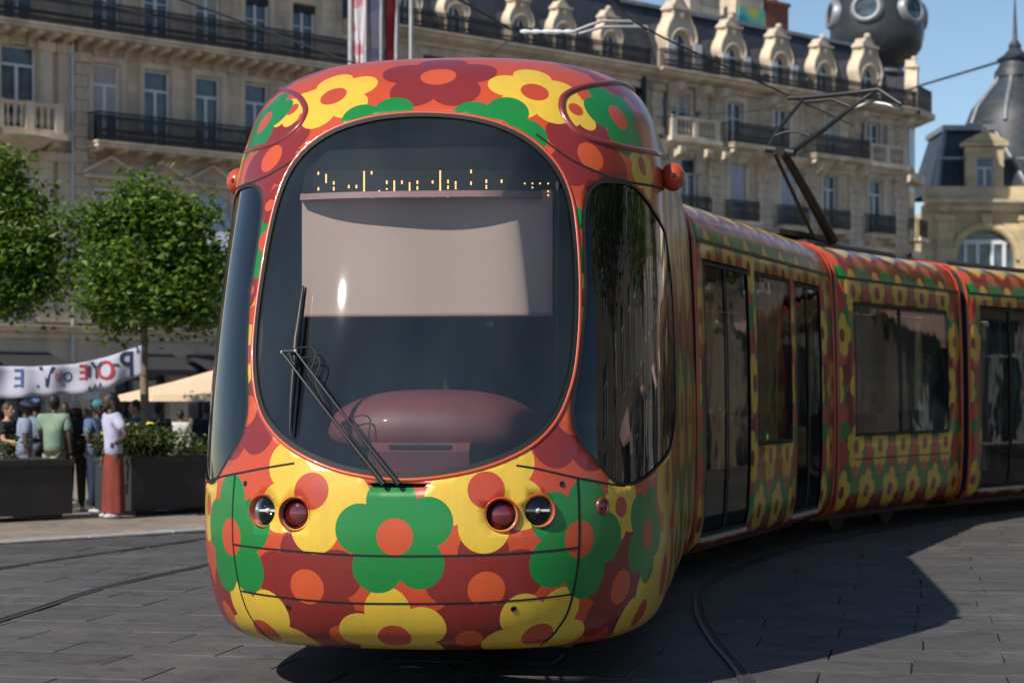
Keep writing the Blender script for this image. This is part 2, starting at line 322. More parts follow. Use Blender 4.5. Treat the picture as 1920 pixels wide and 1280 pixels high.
GPm=np.where(VIS[...,None],GP,1e6)
def uv_at(px,py):
    d=((GPm-np.array([px,py]))**2).sum(-1); k=np.unravel_index(d.argmin(),d.shape); u,v=GU[k[1]],GV[k[0]]
    for _ in range(4):
        p=prj(S(u,v))[0]; e=.01; Ju=(prj(S(u+e,v))[0]-p)/e; Jv=(prj(S(u,v+e))[0]-p)/e; J=np.stack([Ju,Jv],1)
        if abs(np.linalg.det(J))<50: break
        du=np.linalg.solve(J,np.array([px,py])-p); 
        if np.abs(du).max()>.06: break
        u+=du[0]; v+=du[1]
    return (float(np.clip(u,-UR,UR)),float(np.clip(v,0.001,VMAX)))
def uvs(pts): return [uv_at(*p) for p in pts]
def smooth_uv(pts,n,closed): return [(p.x,p.y) for p in cr([(a,b,0) for a,b in pts],n,closed)]
tram=empty('tram',tuple(NOSE),-YAW,'articulated tram painted all over with yellow, green and dark red flowers on orange','tram')
def to_local(v): d=Vector(v)-NOSE; return Vector((d.x*cy-d.y*sy,d.x*sy+d.y*cy,d.z))
CAML=to_local((0,0,CZ))
def ray_plane_y(px,py,yl):   # pixel ray meets the tram-local plane y=yl
    d=to_local(Vector((0,0,CZ))+ray(px,py))-CAML; t=(yl-CAML.y)/d.y; return CAML+d*t
# ---- livery
ORANGE=(.475,.062,.020); MAROON=(.195,.019,.017); YELLOW=(.63,.415,.042); GREEN=(.008,.18,.035)
def petals(t,a,b):
    r=math_(t,'SQRT',math_(t,'ADD',math_(t,'MULTIPLY',a,a),math_(t,'MULTIPLY',b,b))); an=math_(t,'ARCTAN2',b,a); k=2*math.pi/5
    am=math_(t,'SUBTRACT',an,math_(t,'MULTIPLY',math_(t,'ROUND',math_(t,'DIVIDE',an,k)),k)); x=math_(t,'SUBTRACT',math_(t,'MULTIPLY',r,math_(t,'COSINE',am)),.585); y=math_(t,'MULTIPLY',r,math_(t,'SINE',am))
    d=math_(t,'SQRT',math_(t,'ADD',math_(t,'MULTIPLY',x,x),math_(t,'MULTIPLY',y,y)))
    return math_(t,'MAXIMUM',math_(t,'LESS_THAN',d,.415),math_(t,'LESS_THAN',r,.5)), math_(t,'LESS_THAN',r,.30)
def flower_group():
    g=bpy.data.node_groups.new('flower','ShaderNodeTree'); I=g.interface
    for nm,ty in (('P','NodeSocketVector'),('C','NodeSocketVector'),('E1','NodeSocketVector'),('E2','NodeSocketVector'),('EN','NodeSocketVector'),('Base','NodeSocketColor'),('Petal','NodeSocketColor'),('Centre','NodeSocketColor')): I.new_socket(nm,in_out='INPUT',socket_type=ty)
    I.new_socket('Color',in_out='OUTPUT',socket_type='NodeSocketColor')
    gi=nd(g,'NodeGroupInput'); go=nd(g,'NodeGroupOutput'); sb=nd(g,'ShaderNodeVectorMath',operation='SUBTRACT'); lk(g,gi.outputs['P'],sb.inputs[0]); lk(g,gi.outputs['C'],sb.inputs[1])
    def dot(s): n=nd(g,'ShaderNodeVectorMath',operation='DOT_PRODUCT'); lk(g,sb.outputs[0],n.inputs[0]); lk(g,gi.outputs[s],n.inputs[1]); return n.outputs['Value']
    pet,cen=petals(g,dot('E1'),dot('E2')); gate=math_(g,'LESS_THAN',math_(g,'ABSOLUTE',dot('EN')),.85)
    c=mixc(g,math_(g,'MULTIPLY',pet,gate),gi.outputs['Base'],gi.outputs['Petal']); c=mixc(g,math_(g,'MULTIPLY',cen,gate),c,gi.outputs['Centre']); lk(g,c,go.inputs[0]); return g
FG=flower_group()
def tiled(t,u,v,base):   # repeating flower rows for the long sides
    P=.74; Q=1.77; col=base
    for cu,cv,rad,pc,cc,ro in ((.37,.28,.36,MAROON,(.5,.07,.04),.2),(0,1.18,.36,MAROON,MAROON,.6),(0,.78,.34,GREEN,(.5,.07,.04),.9),(.37,1.40,.36,GREEN,(.5,.07,.04),.4),(0,1.48,.31,MAROON,ORANGE,.2),(.37,.51,.255,YELLOW,MAROON,.1),(0,1.02,.26,YELLOW,MAROON,.3),(.12,1.72,.29,YELLOW,MAROON,.7)):
        wr=lambda x,c,p: math_(t,'SUBTRACT',math_(t,'MULTIPLY',math_(t,'FRACT',math_(t,'DIVIDE',math_(t,'ADD',x,20*p-c+p/2),p)),p),p/2)
        a=math_(t,'DIVIDE',wr(u,cu,P),rad); b=math_(t,'DIVIDE',wr(v,cv,Q),rad)
        a2=math_(t,'ADD',math_(t,'MULTIPLY',a,math.cos(ro)),math_(t,'MULTIPLY',b,math.sin(ro))); b2=math_(t,'SUBTRACT',math_(t,'MULTIPLY',b,math.cos(ro)),math_(t,'MULTIPLY',a,math.sin(ro)))
        pet,cen=petals(t,a2,b2); col=mixc(t,pet,col,pc); col=mixc(t,cen,col,cc)
    return col
def finish_paint(t,b,col):
    tc=nd(t,'ShaderNodeTexCoord').outputs['Object']; mp=nd(t,'ShaderNodeMapping'); mp.inputs['Scale'].default_value=(6,6,.7); lk(t,tc,mp.inputs[0])
    gr=ramp(t,noise(t,2.2,7,mp.outputs[0],.7),.48,.82); col=mixc(t,math_(t,'MULTIPLY',gr,.22),col,(.07,.055,.045)); sc2=nd(t,'ShaderNodeMapping'); sc2.inputs['Scale'].default_value=(1.2,1.2,14); sc2.inputs['Rotation'].default_value=(0,.35,0); lk(t,tc,sc2.inputs[0]); scr=ramp(t,noise(t,3.2,8,sc2.outputs[0],.75),.64,.70); col=mixc(t,math_(t,'MULTIPLY',math_(t,'MULTIPLY',scr,ramp(t,noise(t,1.1,2,tc),.5,.62)),.30),col,(.10,.075,.06))
    sp=nd(t,'ShaderNodeTexVoronoi'); sp.inputs['Scale'].default_value=16; lk(t,tc,sp.inputs['Vector']); col=mixc(t,math_(t,'MULTIPLY',math_(t,'LESS_THAN',sp.outputs['Distance'],.03),.5),col,(.05,.03,.02))
    lk(t,col,b.inputs['Base Color']); lk(t,ramp(t,noise(t,3,5,tc),.3,.8,(.28,.28,.28,1),(.46,.46,.46,1)),b.inputs['Roughness']); b.inputs['Coat Weight'].default_value=.45; b.inputs['Coat Roughness'].default_value=.12; b.inputs['Specular IOR Level'].default_value=.4
    bump(t,b,noise(t,2.5,2,tc),.03,.02)
# flowers: photo pixel of the centre, radius in photo pixels, turn in degrees, colour
FL=[('M',822,143,112,90),('M',1108,293,100,60),('M',508,297,96,125),('M',575,1100,116,93),('M',912,1105,118,95),('M',462,770,100,100),('M',1072,782,112,85),('M',1165,1100,112,90),('M',430,1150,90,80),
('M',1130,142,95,80),('M',552,128,80,80),('M',1160,830,90,60),('M',360,1130,90,70),('M',640,1190,80,30),('M',880,1200,90,60),
('Y',583,920,118,62),('Y',912,918,118,122),('Y',740,1195,106,97),('Y',1008,1192,106,60),('Y',500,1185,106,120),('Y',625,180,88,40),('Y',1003,172,90,10),
('Y',1165,950,66,70),('Y',1252,893,80,60),('Y',1200,1150,96,70),('Y',1080,205,52,10),('Y',1202,185,60,60),('Y',548,205,48,10),('Y',1205,312,62,40),('Y',440,318,56,60),('Y',392,945,70,60),('Y',1245,1075,90,20),
('Y',474,590,66,20),('Y',466,665,66,50),('Y',1092,558,62,100),('Y',1087,650,62,40),('M',470,545,34,0),
('G',740,1006,116,96),('G',432,1006,118,92),('G',1088,1010,118,72),('G',712,244,92,70),('G',930,246,98,65),('G',1160,220,88,100),('G',495,230,80,95),('G',1215,1000,96,40),('G',1100,448,78,120),('G',500,450,78,60),('M',505,385,40,0)]
CC={'M':MAROON,'Y':YELLOW,'G':GREEN}; CE={'M':(.52,.080,.023),'Y':(.42,.053,.02),'G':(.47,.066,.021)}
m,t,b=newmat('flower_livery_cab'); tc=nd(t,'ShaderNodeTexCoord').outputs['Object']; col=nd(t,'ShaderNodeRGB'); col.outputs[0].default_value=ORANGE+(1,); col=col.outputs[0]
for k,px,py,rp,rot in FL:
    u,v=uv_at(px,py); P=S(u,v)[0]; n=SN(u,v)[0]; dep=wld(P)[1]; rad=rp/F*dep
    if abs(u)>UF*.75: rad*=1.5
    e1=np.cross([0,0,1.],n); e1=-e1/np.linalg.norm(e1)
    if e1[0]<0 and abs(n[0])<.8: e1=-e1
    e2=np.cross(n,e1)
    if e2[2]<0: e2=-e2
    c_,s_=math.cos(R(rot)),math.sin(R(rot)); gnode=nd(t,'ShaderNodeGroup'); gnode.node_tree=FG
    for nm,val in (('C',P),('E1',(e1*c_+e2*s_)/rad),('E2',(-e1*s_+e2*c_)/rad),('EN',n/rad)): gnode.inputs[nm].default_value=tuple(val)
    lk(t,tc,gnode.inputs['P']); lk(t,col,gnode.inputs['Base']); gnode.inputs['Petal'].default_value=CC[k]+(1,); gnode.inputs['Centre'].default_value=CE[k]+(1,); col=gnode.outputs[0]
sp=nd(t,'ShaderNodeSeparateXYZ'); lk(t,tc,sp.inputs[0]); rgb=nd(t,'ShaderNodeRGB'); rgb.outputs[0].default_value=ORANGE+(1,)
side=tiled(t,math_(t,'MULTIPLY',sp.outputs[1],.42),math_(t,'ADD',math_(t,'MULTIPLY',sp.outputs[2],.62),.1),rgb.outputs[0]); col=mixc(t,math_(t,'GREATER_THAN',sp.outputs[1],2.1),col,side); finish_paint(t,b,col); M['livery']=m
m,t,b=newmat('flower_livery_side'); uvn=nd(t,'ShaderNodeUVMap'); uvn.uv_map='livery'; sp=nd(t,'ShaderNodeSeparateXYZ'); lk(t,uvn.outputs[0],sp.inputs[0]); rgb=nd(t,'ShaderNodeRGB'); rgb.outputs[0].default_value=(.42,.05,.033,1)
finish_paint(t,b,tiled(t,sp.outputs[0],sp.outputs[1],rgb.outputs[0])); M['sidelivery']=m
M['orange']=simple('orange_paint',ORANGE,.35,0,.08,4,.5,.5); M['maroonpaint']=simple('dark_red_paint',(.20,.022,.02),.35,0,.1,4,.5,.5)
# ---- cab shell cut around its glazing and lamps
WS=smooth_uv(uvs([(800,216),(870,221),(930,235),(980,258),(1020,290),(1050,330),(1068,378),(1076,430),(1081,500),(1082,560),(1080,620),(1074,680),(1062,730),(1040,780),(1005,820),(960,848),(900,871),(830,886),(760,892),(700,888),(640,876),(585,855),(540,828),(508,795),(490,760),(480,710),(478,650),(484,580),(494,510),(506,440),(522,375),(545,320),(580,277),(630,245),(690,226),(745,218)]),3,True)
sgp=[(1134,341),(1165,343),(1190,352),(1212,376),(1235,412),(1250,450),(1258,510),(1263,580),(1266,660),(1267,740),(1266,790),(1258,836),(1238,868),(1205,898),(1173,908),(1149,899),(1114,860),(1085,821),(1074,777),(1078,730),(1085,689),(1091,640),(1098,550),(1097,506),(1095,440),(1096,394),(1104,362),(1117,346)]
SGR=[(min(u,3.1),v) for u,v in uvs(sgp)]; SGR=smooth_uv(SGR,3,True); SGL=[(-u,v) for u,v in SGR]
lamps=[('headlight',495,957,27),('tail_light',553,963,28),('tail_light',940,965,29),('headlight',1010,957,31)]
LC=[]
for nm,px,py,rp in lamps:
    u,v=uv_at(px,py); P=S(u,v)[0]; rad=.075 if nm=='headlight' else .078; k=[]
    e=.01; gu=np.linalg.norm(S(u+e,v)-S(u-e,v))/(2*e); gv=np.linalg.norm(S(u,v+e)-S(u,v-e))/(2*e)
    k=[(u+rad/gu*math.cos(a),v+rad/gv*math.sin(a)) for a in np.linspace(0,2*math.pi,28,endpoint=False)]; LC.append((nm,u,v,rad,k))
vent=smooth_uv(uvs([(688,905),(720,905),(770,906),(803,906),(795,913),(760,914),(725,914),(700,913)]),1,True)
loops=[WS,SGR,SGL]+[l[4] for l in LC]+[vent]
def inside(p,poly):
    x,y=p; c=False; n=len(poly); j=n-1
    for i in range(n):
        xi,yi=poly[i]; xj,yj=poly[j]
        if (yi>y)!=(yj>y) and x<(xj-xi)*(y-yi)/(yj-yi)+xi: c=not c
        j=i
    return c
us=np.unique(np.round(np.r_[np.linspace(-UR,-3.2,9),np.linspace(-3.2,3.2,120),np.linspace(3.2,UR,9)],4)); vsn=np.r_[np.linspace(0,VMAX*.12,12),np.linspace(VMAX*.12,VMAX,70)[1:]]
pts=[];edges=[]
for lp in loops:
    b0=len(pts); pts+=[Vector(p) for p in lp]; edges+=[(b0+i,b0+(i+1)%len(lp)) for i in range(len(lp))]
LA=[np.array(l) for l in loops]
for u in us:
    for v in vsn:
        if any((np.hypot(a[:,0]-u,a[:,1]-v).min()<.018) for a in LA): continue
        pts.append(Vector((u,v)))
ov,oe,of,*_=delaunay_2d_cdt(pts,edges,[],0,1e-5)
UVp=np.array([(p.x,p.y) for p in ov]); P3=S(UVp[:,0],UVp[:,1]); N3=SN(UVp[:,0],UVp[:,1])
cls=[]
for f in of:
    c=UVp[list(f)].mean(0); k=-1
    for i,lp in enumerate(loops):
        a=LA[i]
        if a[:,0].min()<=c[0]<=a[:,0].max() and a[:,1].min()<=c[1]<=a[:,1].max() and inside(c,lp): k=i; break
    cls.append(k)
def sub_mesh(name,k,mats,off=0.,parent=tram,solid=0):
    ids={};V=[];Fc=[];NN=[]
    for f,c in zip(of,cls):
        if c!=k: continue
        q=[]
        for i in f:
            if i not in ids: ids[i]=len(V); V.append(tuple(P3[i]+N3[i]*off)); NN.append(N3[i])
            q.append(ids[i])
        a,b2,c2=[Vector(V[x]) for x in q[:3]]
        if (b2-a).cross(c2-a).dot(Vector(NN[q[0]]))<0: q=q[::-1]
        Fc.append(tuple(q))
    me=bpy.data.meshes.new(name); me.from_pydata(V,[],Fc)
    for mt in mats: me.materials.append(mt)
    me.polygons.foreach_set('use_smooth',[True]*len(Fc)); me.update()
    try: me.normals_split_custom_set_from_vertices([tuple(n) for n in NN])
    except Exception as ex: print('normals',ex)
    return mobj(name,me,parent)
if SN(.3,1.0)[0][1]>0: N3=-N3; _flip=-1
else: _flip=1
cab=sub_mesh('cab_body',-1,[M['livery'],M['lining']])
md=cab.modifiers.new('thickness','SOLIDIFY'); md.thickness=.03; md.offset=-1; md.material_offset=1; md.material_offset_rim=1
windshield=sub_mesh('windshield',0,[M['windshield']],-.006)
sgr=sub_mesh('cab_side_window',1,[M['sideglass']],-.004); sgl=sub_mesh('cab_side_window',2,[M['sideglass']],-.004)
def norm_at(u,v): return SN(u,v)[0]*_flip
def ribbon(name,uvp,w,mat,off=.0015,closed=False,parent=tram,r=None):
    P=[Vector(S(u,v)[0]) for u,v in uvp]; Nn=[Vector(norm_at(u,v)) for u,v in uvp]; n=len(P); o=MB()
    V=[]
    for i in range(n):
        tn=(P[(i+1)%n]-P[i-1]) if closed else P[min(i+1,n-1)]-P[max(i-1,0)]
        tn.normalize(); s=tn.cross(Nn[i]).normalized(); ww=w[i] if hasattr(w,'__len__') else w
        if r is None: V+=[P[i]+s*ww/2+Nn[i]*off,P[i]-s*ww/2+Nn[i]*off]
        else: V+=[P[i]+s*ww/2-Nn[i]*.002,P[i]+s*ww*.32+Nn[i]*r*.75,P[i]+Nn[i]*r,P[i]-s*ww*.32+Nn[i]*r*.75,P[i]-s*ww/2-Nn[i]*.002]
    k=2 if r is None else 5
    for i in range(n if closed else n-1):
        j=(i+1)%n
        for q in range(k-1): o.add([],[]); o.f.append((i*k+q,i*k+q+1,j*k+q+1,j*k+q)); o.m.append(0)
    o.v=[tuple(v) for v in V]; return o.build(name,mat,parent,smooth=60)
def seam(pts,w=.011,n=6): return ribbon('panel_seam',smooth_uv(uvs(pts),n,False),w,M['gap'])
seam([(386,908),(440,888),(480,880),(520,873),(552,868)]); seam([(968,872),(1005,878),(1045,887),(1095,898),(1150,908),(1172,911)])
LVs=[(441,890),(436,960),(437,1020),(446,1085),(462,1140),(490,1183),(525,1208)]; seam(LVs); seam([(1083,897),(1086,960),(1085,1040),(1077,1100),(1063,1150),(1040,1185),(1012,1208)],.014)
seam([(438,1020),(520,1030),(640,1039),(740,1042),(860,1041),(980,1036),(1084,1026)]); seam([(453,1107),(520,1118),(640,1129),(740,1131),(860,1130),(980,1124),(1074,1113)])
seam([(440,357),(478,340),(527,315),(566,286),(605,254)],.012); seam([(1005,252),(1065,296),(1114,320),(1163,339),(1212,347),(1245,356)],.014)
rim=lambda pts,w,r,mat: ribbon('cover_rim',smooth_uv(uvs(pts),6,False),w,M[mat],parent=tram,r=r)
rim([(1246,296),(1212,284),(1139,269),(1090,252),(1063,225),(1053,197),(1066,174),(1114,159),(1165,157),(1190,166)],.042,.016,'maroonpaint'); rim([(524,164),(551,176),(571,198),(569,222),(549,247),(510,270),(462,285)],.038,.014,'maroonpaint')
ribbon('windshield_gasket',WS,.030,M['rubber'],.004,True,windshield); 
for sgo,lp in ((sgr,SGR),(sgl,SGL)): ribbon('window_gasket',lp,.016,M['rubber'],.003,True,sgo)
# raised ring of orange bodywork round the windscreen
cU=np.mean([p[0] for p in WS]); cV=np.mean([p[1] for p in WS])
ring=[(cU+(u-cU)*1.022,cV+(v-cV)*1.020) for u,v in WS]; ribbon('windshield_surround',ring,.024,M['orange'],parent=windshield,closed=True,r=.009)
# lamps
M['chrome']=simple('lamp_reflector',(.10,.10,.105),.12,1,.1); M['redlens']=simple('red_lens',(.11,.006,.008),.12,0,.3,30,.8,1); M['bulb']=simple('lamp_bulb',(.75,.75,.72),.2)
for nm,u,v,rad,k in LC:
    P=Vector(S(u,v)[0]); n=Vector(norm_at(u,v)); fwd=Vector((n.x*.55,-1,n.z*.3)).normalized()
    q=fwd.to_track_quat('Z','Y').to_matrix().to_4x4(); q.translation=P
    bz=MB(); bz.lathe([(rad*1.02,-.10),(rad*1.0,-.02),(rad*1.04,.006),(rad*1.11,.011),(rad*1.18,.004),(rad*1.20,-.03)],32)
    lo=bz.build(nm,M['orange'],tram,smooth=50); lo.matrix_local=q
    rf=MB()
    if nm=='headlight':
        rf.lathe([(.002,-.09),(rad*.35,-.085),(rad*.7,-.06),(rad*.98,-.02)],24,m=0); rf.box(-rad*.95,rad*.95,-.006,.006,-.05,-.04,1); rf.ell((0,0,-.04),(.018,.014,.014),10,6,1)
        rf.build('reflector',[M['chrome'],M['bulb']],lo,smooth=40)
        MB().lathe([(.0,.004),(rad*.5,.001),(rad*.97,-.012)],24).build('lens',M['lens'],lo,smooth=60)
    else:
        rf.lathe([(.0,-.018),(rad*.4,-.019),(rad*.62,-.026),(rad*.64,-.02),(rad*.9,-.03),(rad*1.0,-.045)],28); rf.build('lens',M['redlens'],lo,smooth=40)
for px,py,rad in ((460,906,.011),(1054,907,.012),(541,1138,.012),(963,1141,.012)):
    u,v=uv_at(px,py); P=Vector(S(u,v)[0]); n=Vector(norm_at(u,v)); q=n.to_track_quat('Z','Y').to_matrix().to_4x4(); q.translation=P
    o=MB().lathe([(.0,.001),(rad,.001),(rad*1.25,.0035),(rad*1.4,-.002)],14).build('bolt_cover',M['gap'],tram,smooth=40); o.matrix_local=q
for sgn in (1,):
    u,v=uv_at(1130,948); u*=sgn; P=Vector(S(u,v)[0]); n=Vector(norm_at(u,v)); q=n.to_track_quat('Z','Y').to_matrix().to_4x4(); q.translation=P
    o=MB().lathe([(.03,.002),(.036,.01),(.046,.008),(.05,-.004)],20).build('side_lamp',M['maroonpaint'],tram,smooth=40); o.matrix_local=q
    MB().lathe([(0,.008),(.02,.006),(.031,.001)],16).build('lens',M['redlens'],o,smooth=60)
vp=[Vector(S(u,v)[0]) for u,v in vent]; vo=MB(); vo.add([tuple(p+Vector((0,.05,0))) for p in vp],[tuple(range(len(vp)))]); vo.build('wiper_recess',M['gap'],tram)
# rear-view camera pods on the shoulders
for sgn,(px,py) in ((1,(1266,333)),(-1,(0,0))):
    z0=2.90; c=Vector((sgn*1.325,2.0,z0)); o=MB(); o.ell(c,(.075,.11,.085),20,12); o.tube([c+Vector((-sgn*.11,.03,-.02)),c],.05,10); po=o.build('camera_pod',M['redpod'] if 'redpod' in M else M['orange'],tram,smooth=60)
    MB().lathe([(0,-.004),(.014,-.003),(.017,.01)],12,(c.x+sgn*.01,c.y-.105,c.z+.0),0,'y').build('camera_lens',M['gap'],po,smooth=60)
# ---- cab interior
def curved(name,z0,z1,off,hx,mat,thick=.06,n=24,extra=0,parent=tram):
    o=MB(); xs=np.linspace(-hx,hx,n+1); V=[]
    k=(np.abs(GU)<UF)
    def rowy(z): row=int(np.argmin(abs(_z-z))); gx=G[row,:,0]; gy=G[row,:,1]; o_=np.argsort(gx[k]); return np.interp(xs,gx[k][o_],gy[k][o_])+off
    for x,ya,yb in zip(xs,rowy(z0),rowy(z1)): V+=[(x,ya,z0),(x,yb,z1),(x,yb+thick,z1),(x,ya+thick,z0)]
    fs=[]
    for i in range(n):
        for q in range(4): fs.append((i*4+q,i*4+(q+1)%4,i*4+4+(q+1)%4,i*4+4+q))
    fs+=[(0,1,2,3)[::-1],tuple(n*4+q for q in range(4))]; o.add(V,fs); return o.build(name,mat,parent,smooth=30)
M['dash']=simple('maroon_dashboard',(.17,.045,.05),.52,0,.2,3,.4,.05); M['pinkbar']=simple('pink_metal_bar',(.34,.16,.16),.5); M['blind']=simple('roller_blind_fabric',(.60,.40,.355),.9,0,.05,1.5)
M['ledpanel']=simple('led_panel',(.004,.006,.007),.6,spec=.1)
lip=curved('display_housing',2.665,2.70,.06,.665,M['pinkbar'],.12); dp=curved('display_panel',2.705,2.95,.085,.66,M['ledpanel'],.09)
ZZ=3.692; dots={137:(125,135,232,243,286,299),190:(140,152,165,178,191,286,299),243:(190,203,230,243,286,299),347:(216,228),400:(216,228),453:range(120,299,13),505:(120,132,283,296),558:(253,266),610:(185,198,238,279),662:range(185,296,13),715:(185,198),768:range(197,286,14),822:(185,198,225,238,278,291),927:(185,195,275,290),980:range(115,293,13),1034:(180,193,220,233,275,290),1087:(190,203,218,234),1193:(110,124,192,205,270,285),1299:(178,191,217,231,270,285),1405:(178,190,268,285),1512:(268,285),1565:(200,282),1618:(200,228,282),1671:(200,282),1727:(200,254,282)}
lo=MB(); gx=[v.co for v in dp.data.vertices]; fx=np.array([(v.x,v.y,w_.y) for v,w_ in zip(gx[0::4],gx[1::4])])
def on_panel(px,py):
    y=.75
    for _ in range(6): p=ray_plane_y(px,py,y); y=float(np.interp(p.x,fx[:,0],fx[:,1])+(np.interp(p.x,fx[:,0],fx[:,2])-np.interp(p.x,fx[:,0],fx[:,1]))*(p.z-2.705)/.245)-.003
    return p
for zx,ys in dots.items():
    for zy in ys:
        p=on_panel(560+zx/ZZ,290+zy/ZZ); lo.ell(p,(.0052,.003,.0048),6,4)
tag(lo.build('led_lettering',M['led'],dp),kind='stuff')
gd=MB()
for i in range(113):
    for j in range(17):
        p=on_panel(590+i*4,321+j*3.2); s_=.0022; gd.add([(p.x-s_,p.y+.001,p.z-s_),(p.x+s_,p.y+.001,p.z-s_),(p.x+s_,p.y+.001,p.z+s_),(p.x-s_,p.y+.001,p.z+s_)],[(0,1,2,3)])
tag(gd.build('unlit_led_dots',simple('unlit_led',(.05,.055,.05),.5),dp),kind='stuff')
BY=.77; b0=ray_plane_y(566,592,BY); b1=ray_plane_y(1036,592,BY); zb=b0.z; bl=MB(); n=20
for i in range(n):
    xa=b0.x+(b1.x-b0.x)*i/n; xb=b0.x+(b1.x-b0.x)*(i+1)/n; wv=lambda x:BY+.006*math.sin(x*9)
    bl.add([(xa,wv(xa),zb),(xb,wv(xb),zb),(xb,wv(xb)+.0,2.71),(xa,wv(xa)+.0,2.71)],[(0,1,2,3)])
bo=bl.build('roller_blind',M['blind'],tram,smooth=60); MB().tube([(b0.x-.005,BY,zb),(b1.x+.005,BY,zb)],.012,8).build('hem_bar',M['pinkbar'],bo,smooth=60)
MB().tube([(b1.x+.03,BY-.1,1.45),(b1.x+.03,BY-.02,2.75)],.012,8).build('blind_guide',M['black'],bo,smooth=60)
da=MB(); prof=[]
cx=ray_plane_y(815,780,.75).x; hw=.60; 
V=[];nu=28;nv=12
for i in range(nu+1):
    a=-1+2*i/nu; w_=(1-abs(a)**2.6)**.5
    for j in range(nv+1):
        th=-.55+(math.pi*.5+.55)*j/nv; V.append((cx+a*hw,.80-.30*w_*math.cos(th)-.02,1.395+ (.235*w_*math.sin(th) if th>0 else .16*math.sin(th)*w_)))
da.add(V,[(i*(nv+1)+j,(i+1)*(nv+1)+j,(i+1)*(nv+1)+j+1,i*(nv+1)+j+1) for i in range(nu) for j in range(nv)]); dash=da.build('dashboard',M['dash'],tram,smooth=60)
c2=ray_plane_y(790,850,.5).x; MB().prismx([(.42,1.16),(.40,1.30),(.46,1.345),(.9,1.36),(.9,1.16)],c2-.27,c2+.27).build('console',M['dash'],dash); MB().box(c2-.16,c2+.17,.405,.44,1.315,1.335).build('slot',M['gap'],dash)
MB().add([(x,y,z) for z in (1.08,1.16) for x,y in ((-.55,.3),(.55,.3),(.95,.75),(1.18,1.4),(1.22,2.4),(-1.22,2.4),(-1.18,1.4),(-.95,.75))],[tuple(range(7,-1,-1)),tuple(range(8,16))]+[(i,(i+1)%8,(i+1)%8+8,i+8) for i in range(8)]).build('cab_floor',M['lining'],tram); MB().box(-1.22,1.22,2.35,2.4,1.16,3.2).build('cab_partition',M['lining'],tram); MB().box(-.7,.7,1.25,2.4,3.06,3.10).build('cab_ceiling',M['lining'],tram)
st=MB(); st.bbox(-.28,.28,1.35,1.85,1.45,1.58,.04); st.bbox(-.27,.27,1.8,1.95,1.6,2.25,.05); st.bbox(-.15,.15,1.82,1.93,2.28,2.5,.04); st.box(-.06,.06,1.5,1.7,1.16,1.45); st.build('driver_seat',M['lining'],tram)
# ---- wiper: blade, two arms, carrier, hose
def on_glass(px,py,off): u,v=uv_at(px,py); return Vector(S(u,v)[0])+Vector(norm_at(u,v))*off
wp=MB(); wp.tube([on_glass(560,690,.05),on_glass(564,640,.05),on_glass(572,575,.045),on_glass(576,542,.045)],[.017,.018,.012,.006],8); wp.tube([on_glass(560,690,.05),on_glass(554,760,.045),on_glass(551,815,.04)],[.015,.012,.005],8)
wo=wp.build('wiper_blade',M['black'],tram,smooth=50)
rb_=MB(); rb_.tube([on_glass(x,y,.016) for x,y in ((549,818),(555,745),(561,680),(568,610),(576,541))],.007,6); rb_.build('wiper_rubber',M['rubber'],wo,smooth=60)
cr_=MB(); a_=on_glass(542,668,.075); b_=on_glass(567,667,.075); cr_.tube([a_,b_],.014,8); cr_.tube([on_glass(556,668,.075),on_glass(560,690,.05)],.016,8); cr_.build('wiper_carrier',M['black'],wo,smooth=50)
for (sx,sy_),(ex,ey) in (((544,669),(722,909)),((567,667),(750,909))):
    A=on_glass(sx,sy_,.078); E=on_glass(ex,ey,.03); L=[A.lerp(E,k/8)+Vector((0,-.03*math.sin(math.pi*k/8),0)) for k in range(9)]; am=MB().tube(L,[.007]*5+[.008,.012,.014,.015],8).build('wiper_arm',M['black'],tram,smooth=50)
    MB().ell(A,(.011,.011,.011),10,6).build('pivot_bolt',M['galv'],am,smooth=60)
hs=MB(); hs.tube(cr([on_glass(x,y,.06) for x,y in ((560,662),(588,658),(600,672),(592,700))],6),.004,6); hs.tube(cr([on_glass(x,y,.06) for x,y in ((575,678),(602,676),(608,690),(600,720),(615,760))],6),.004,6); hs.build('washer_hose',M['rubber'],wo,smooth=60)
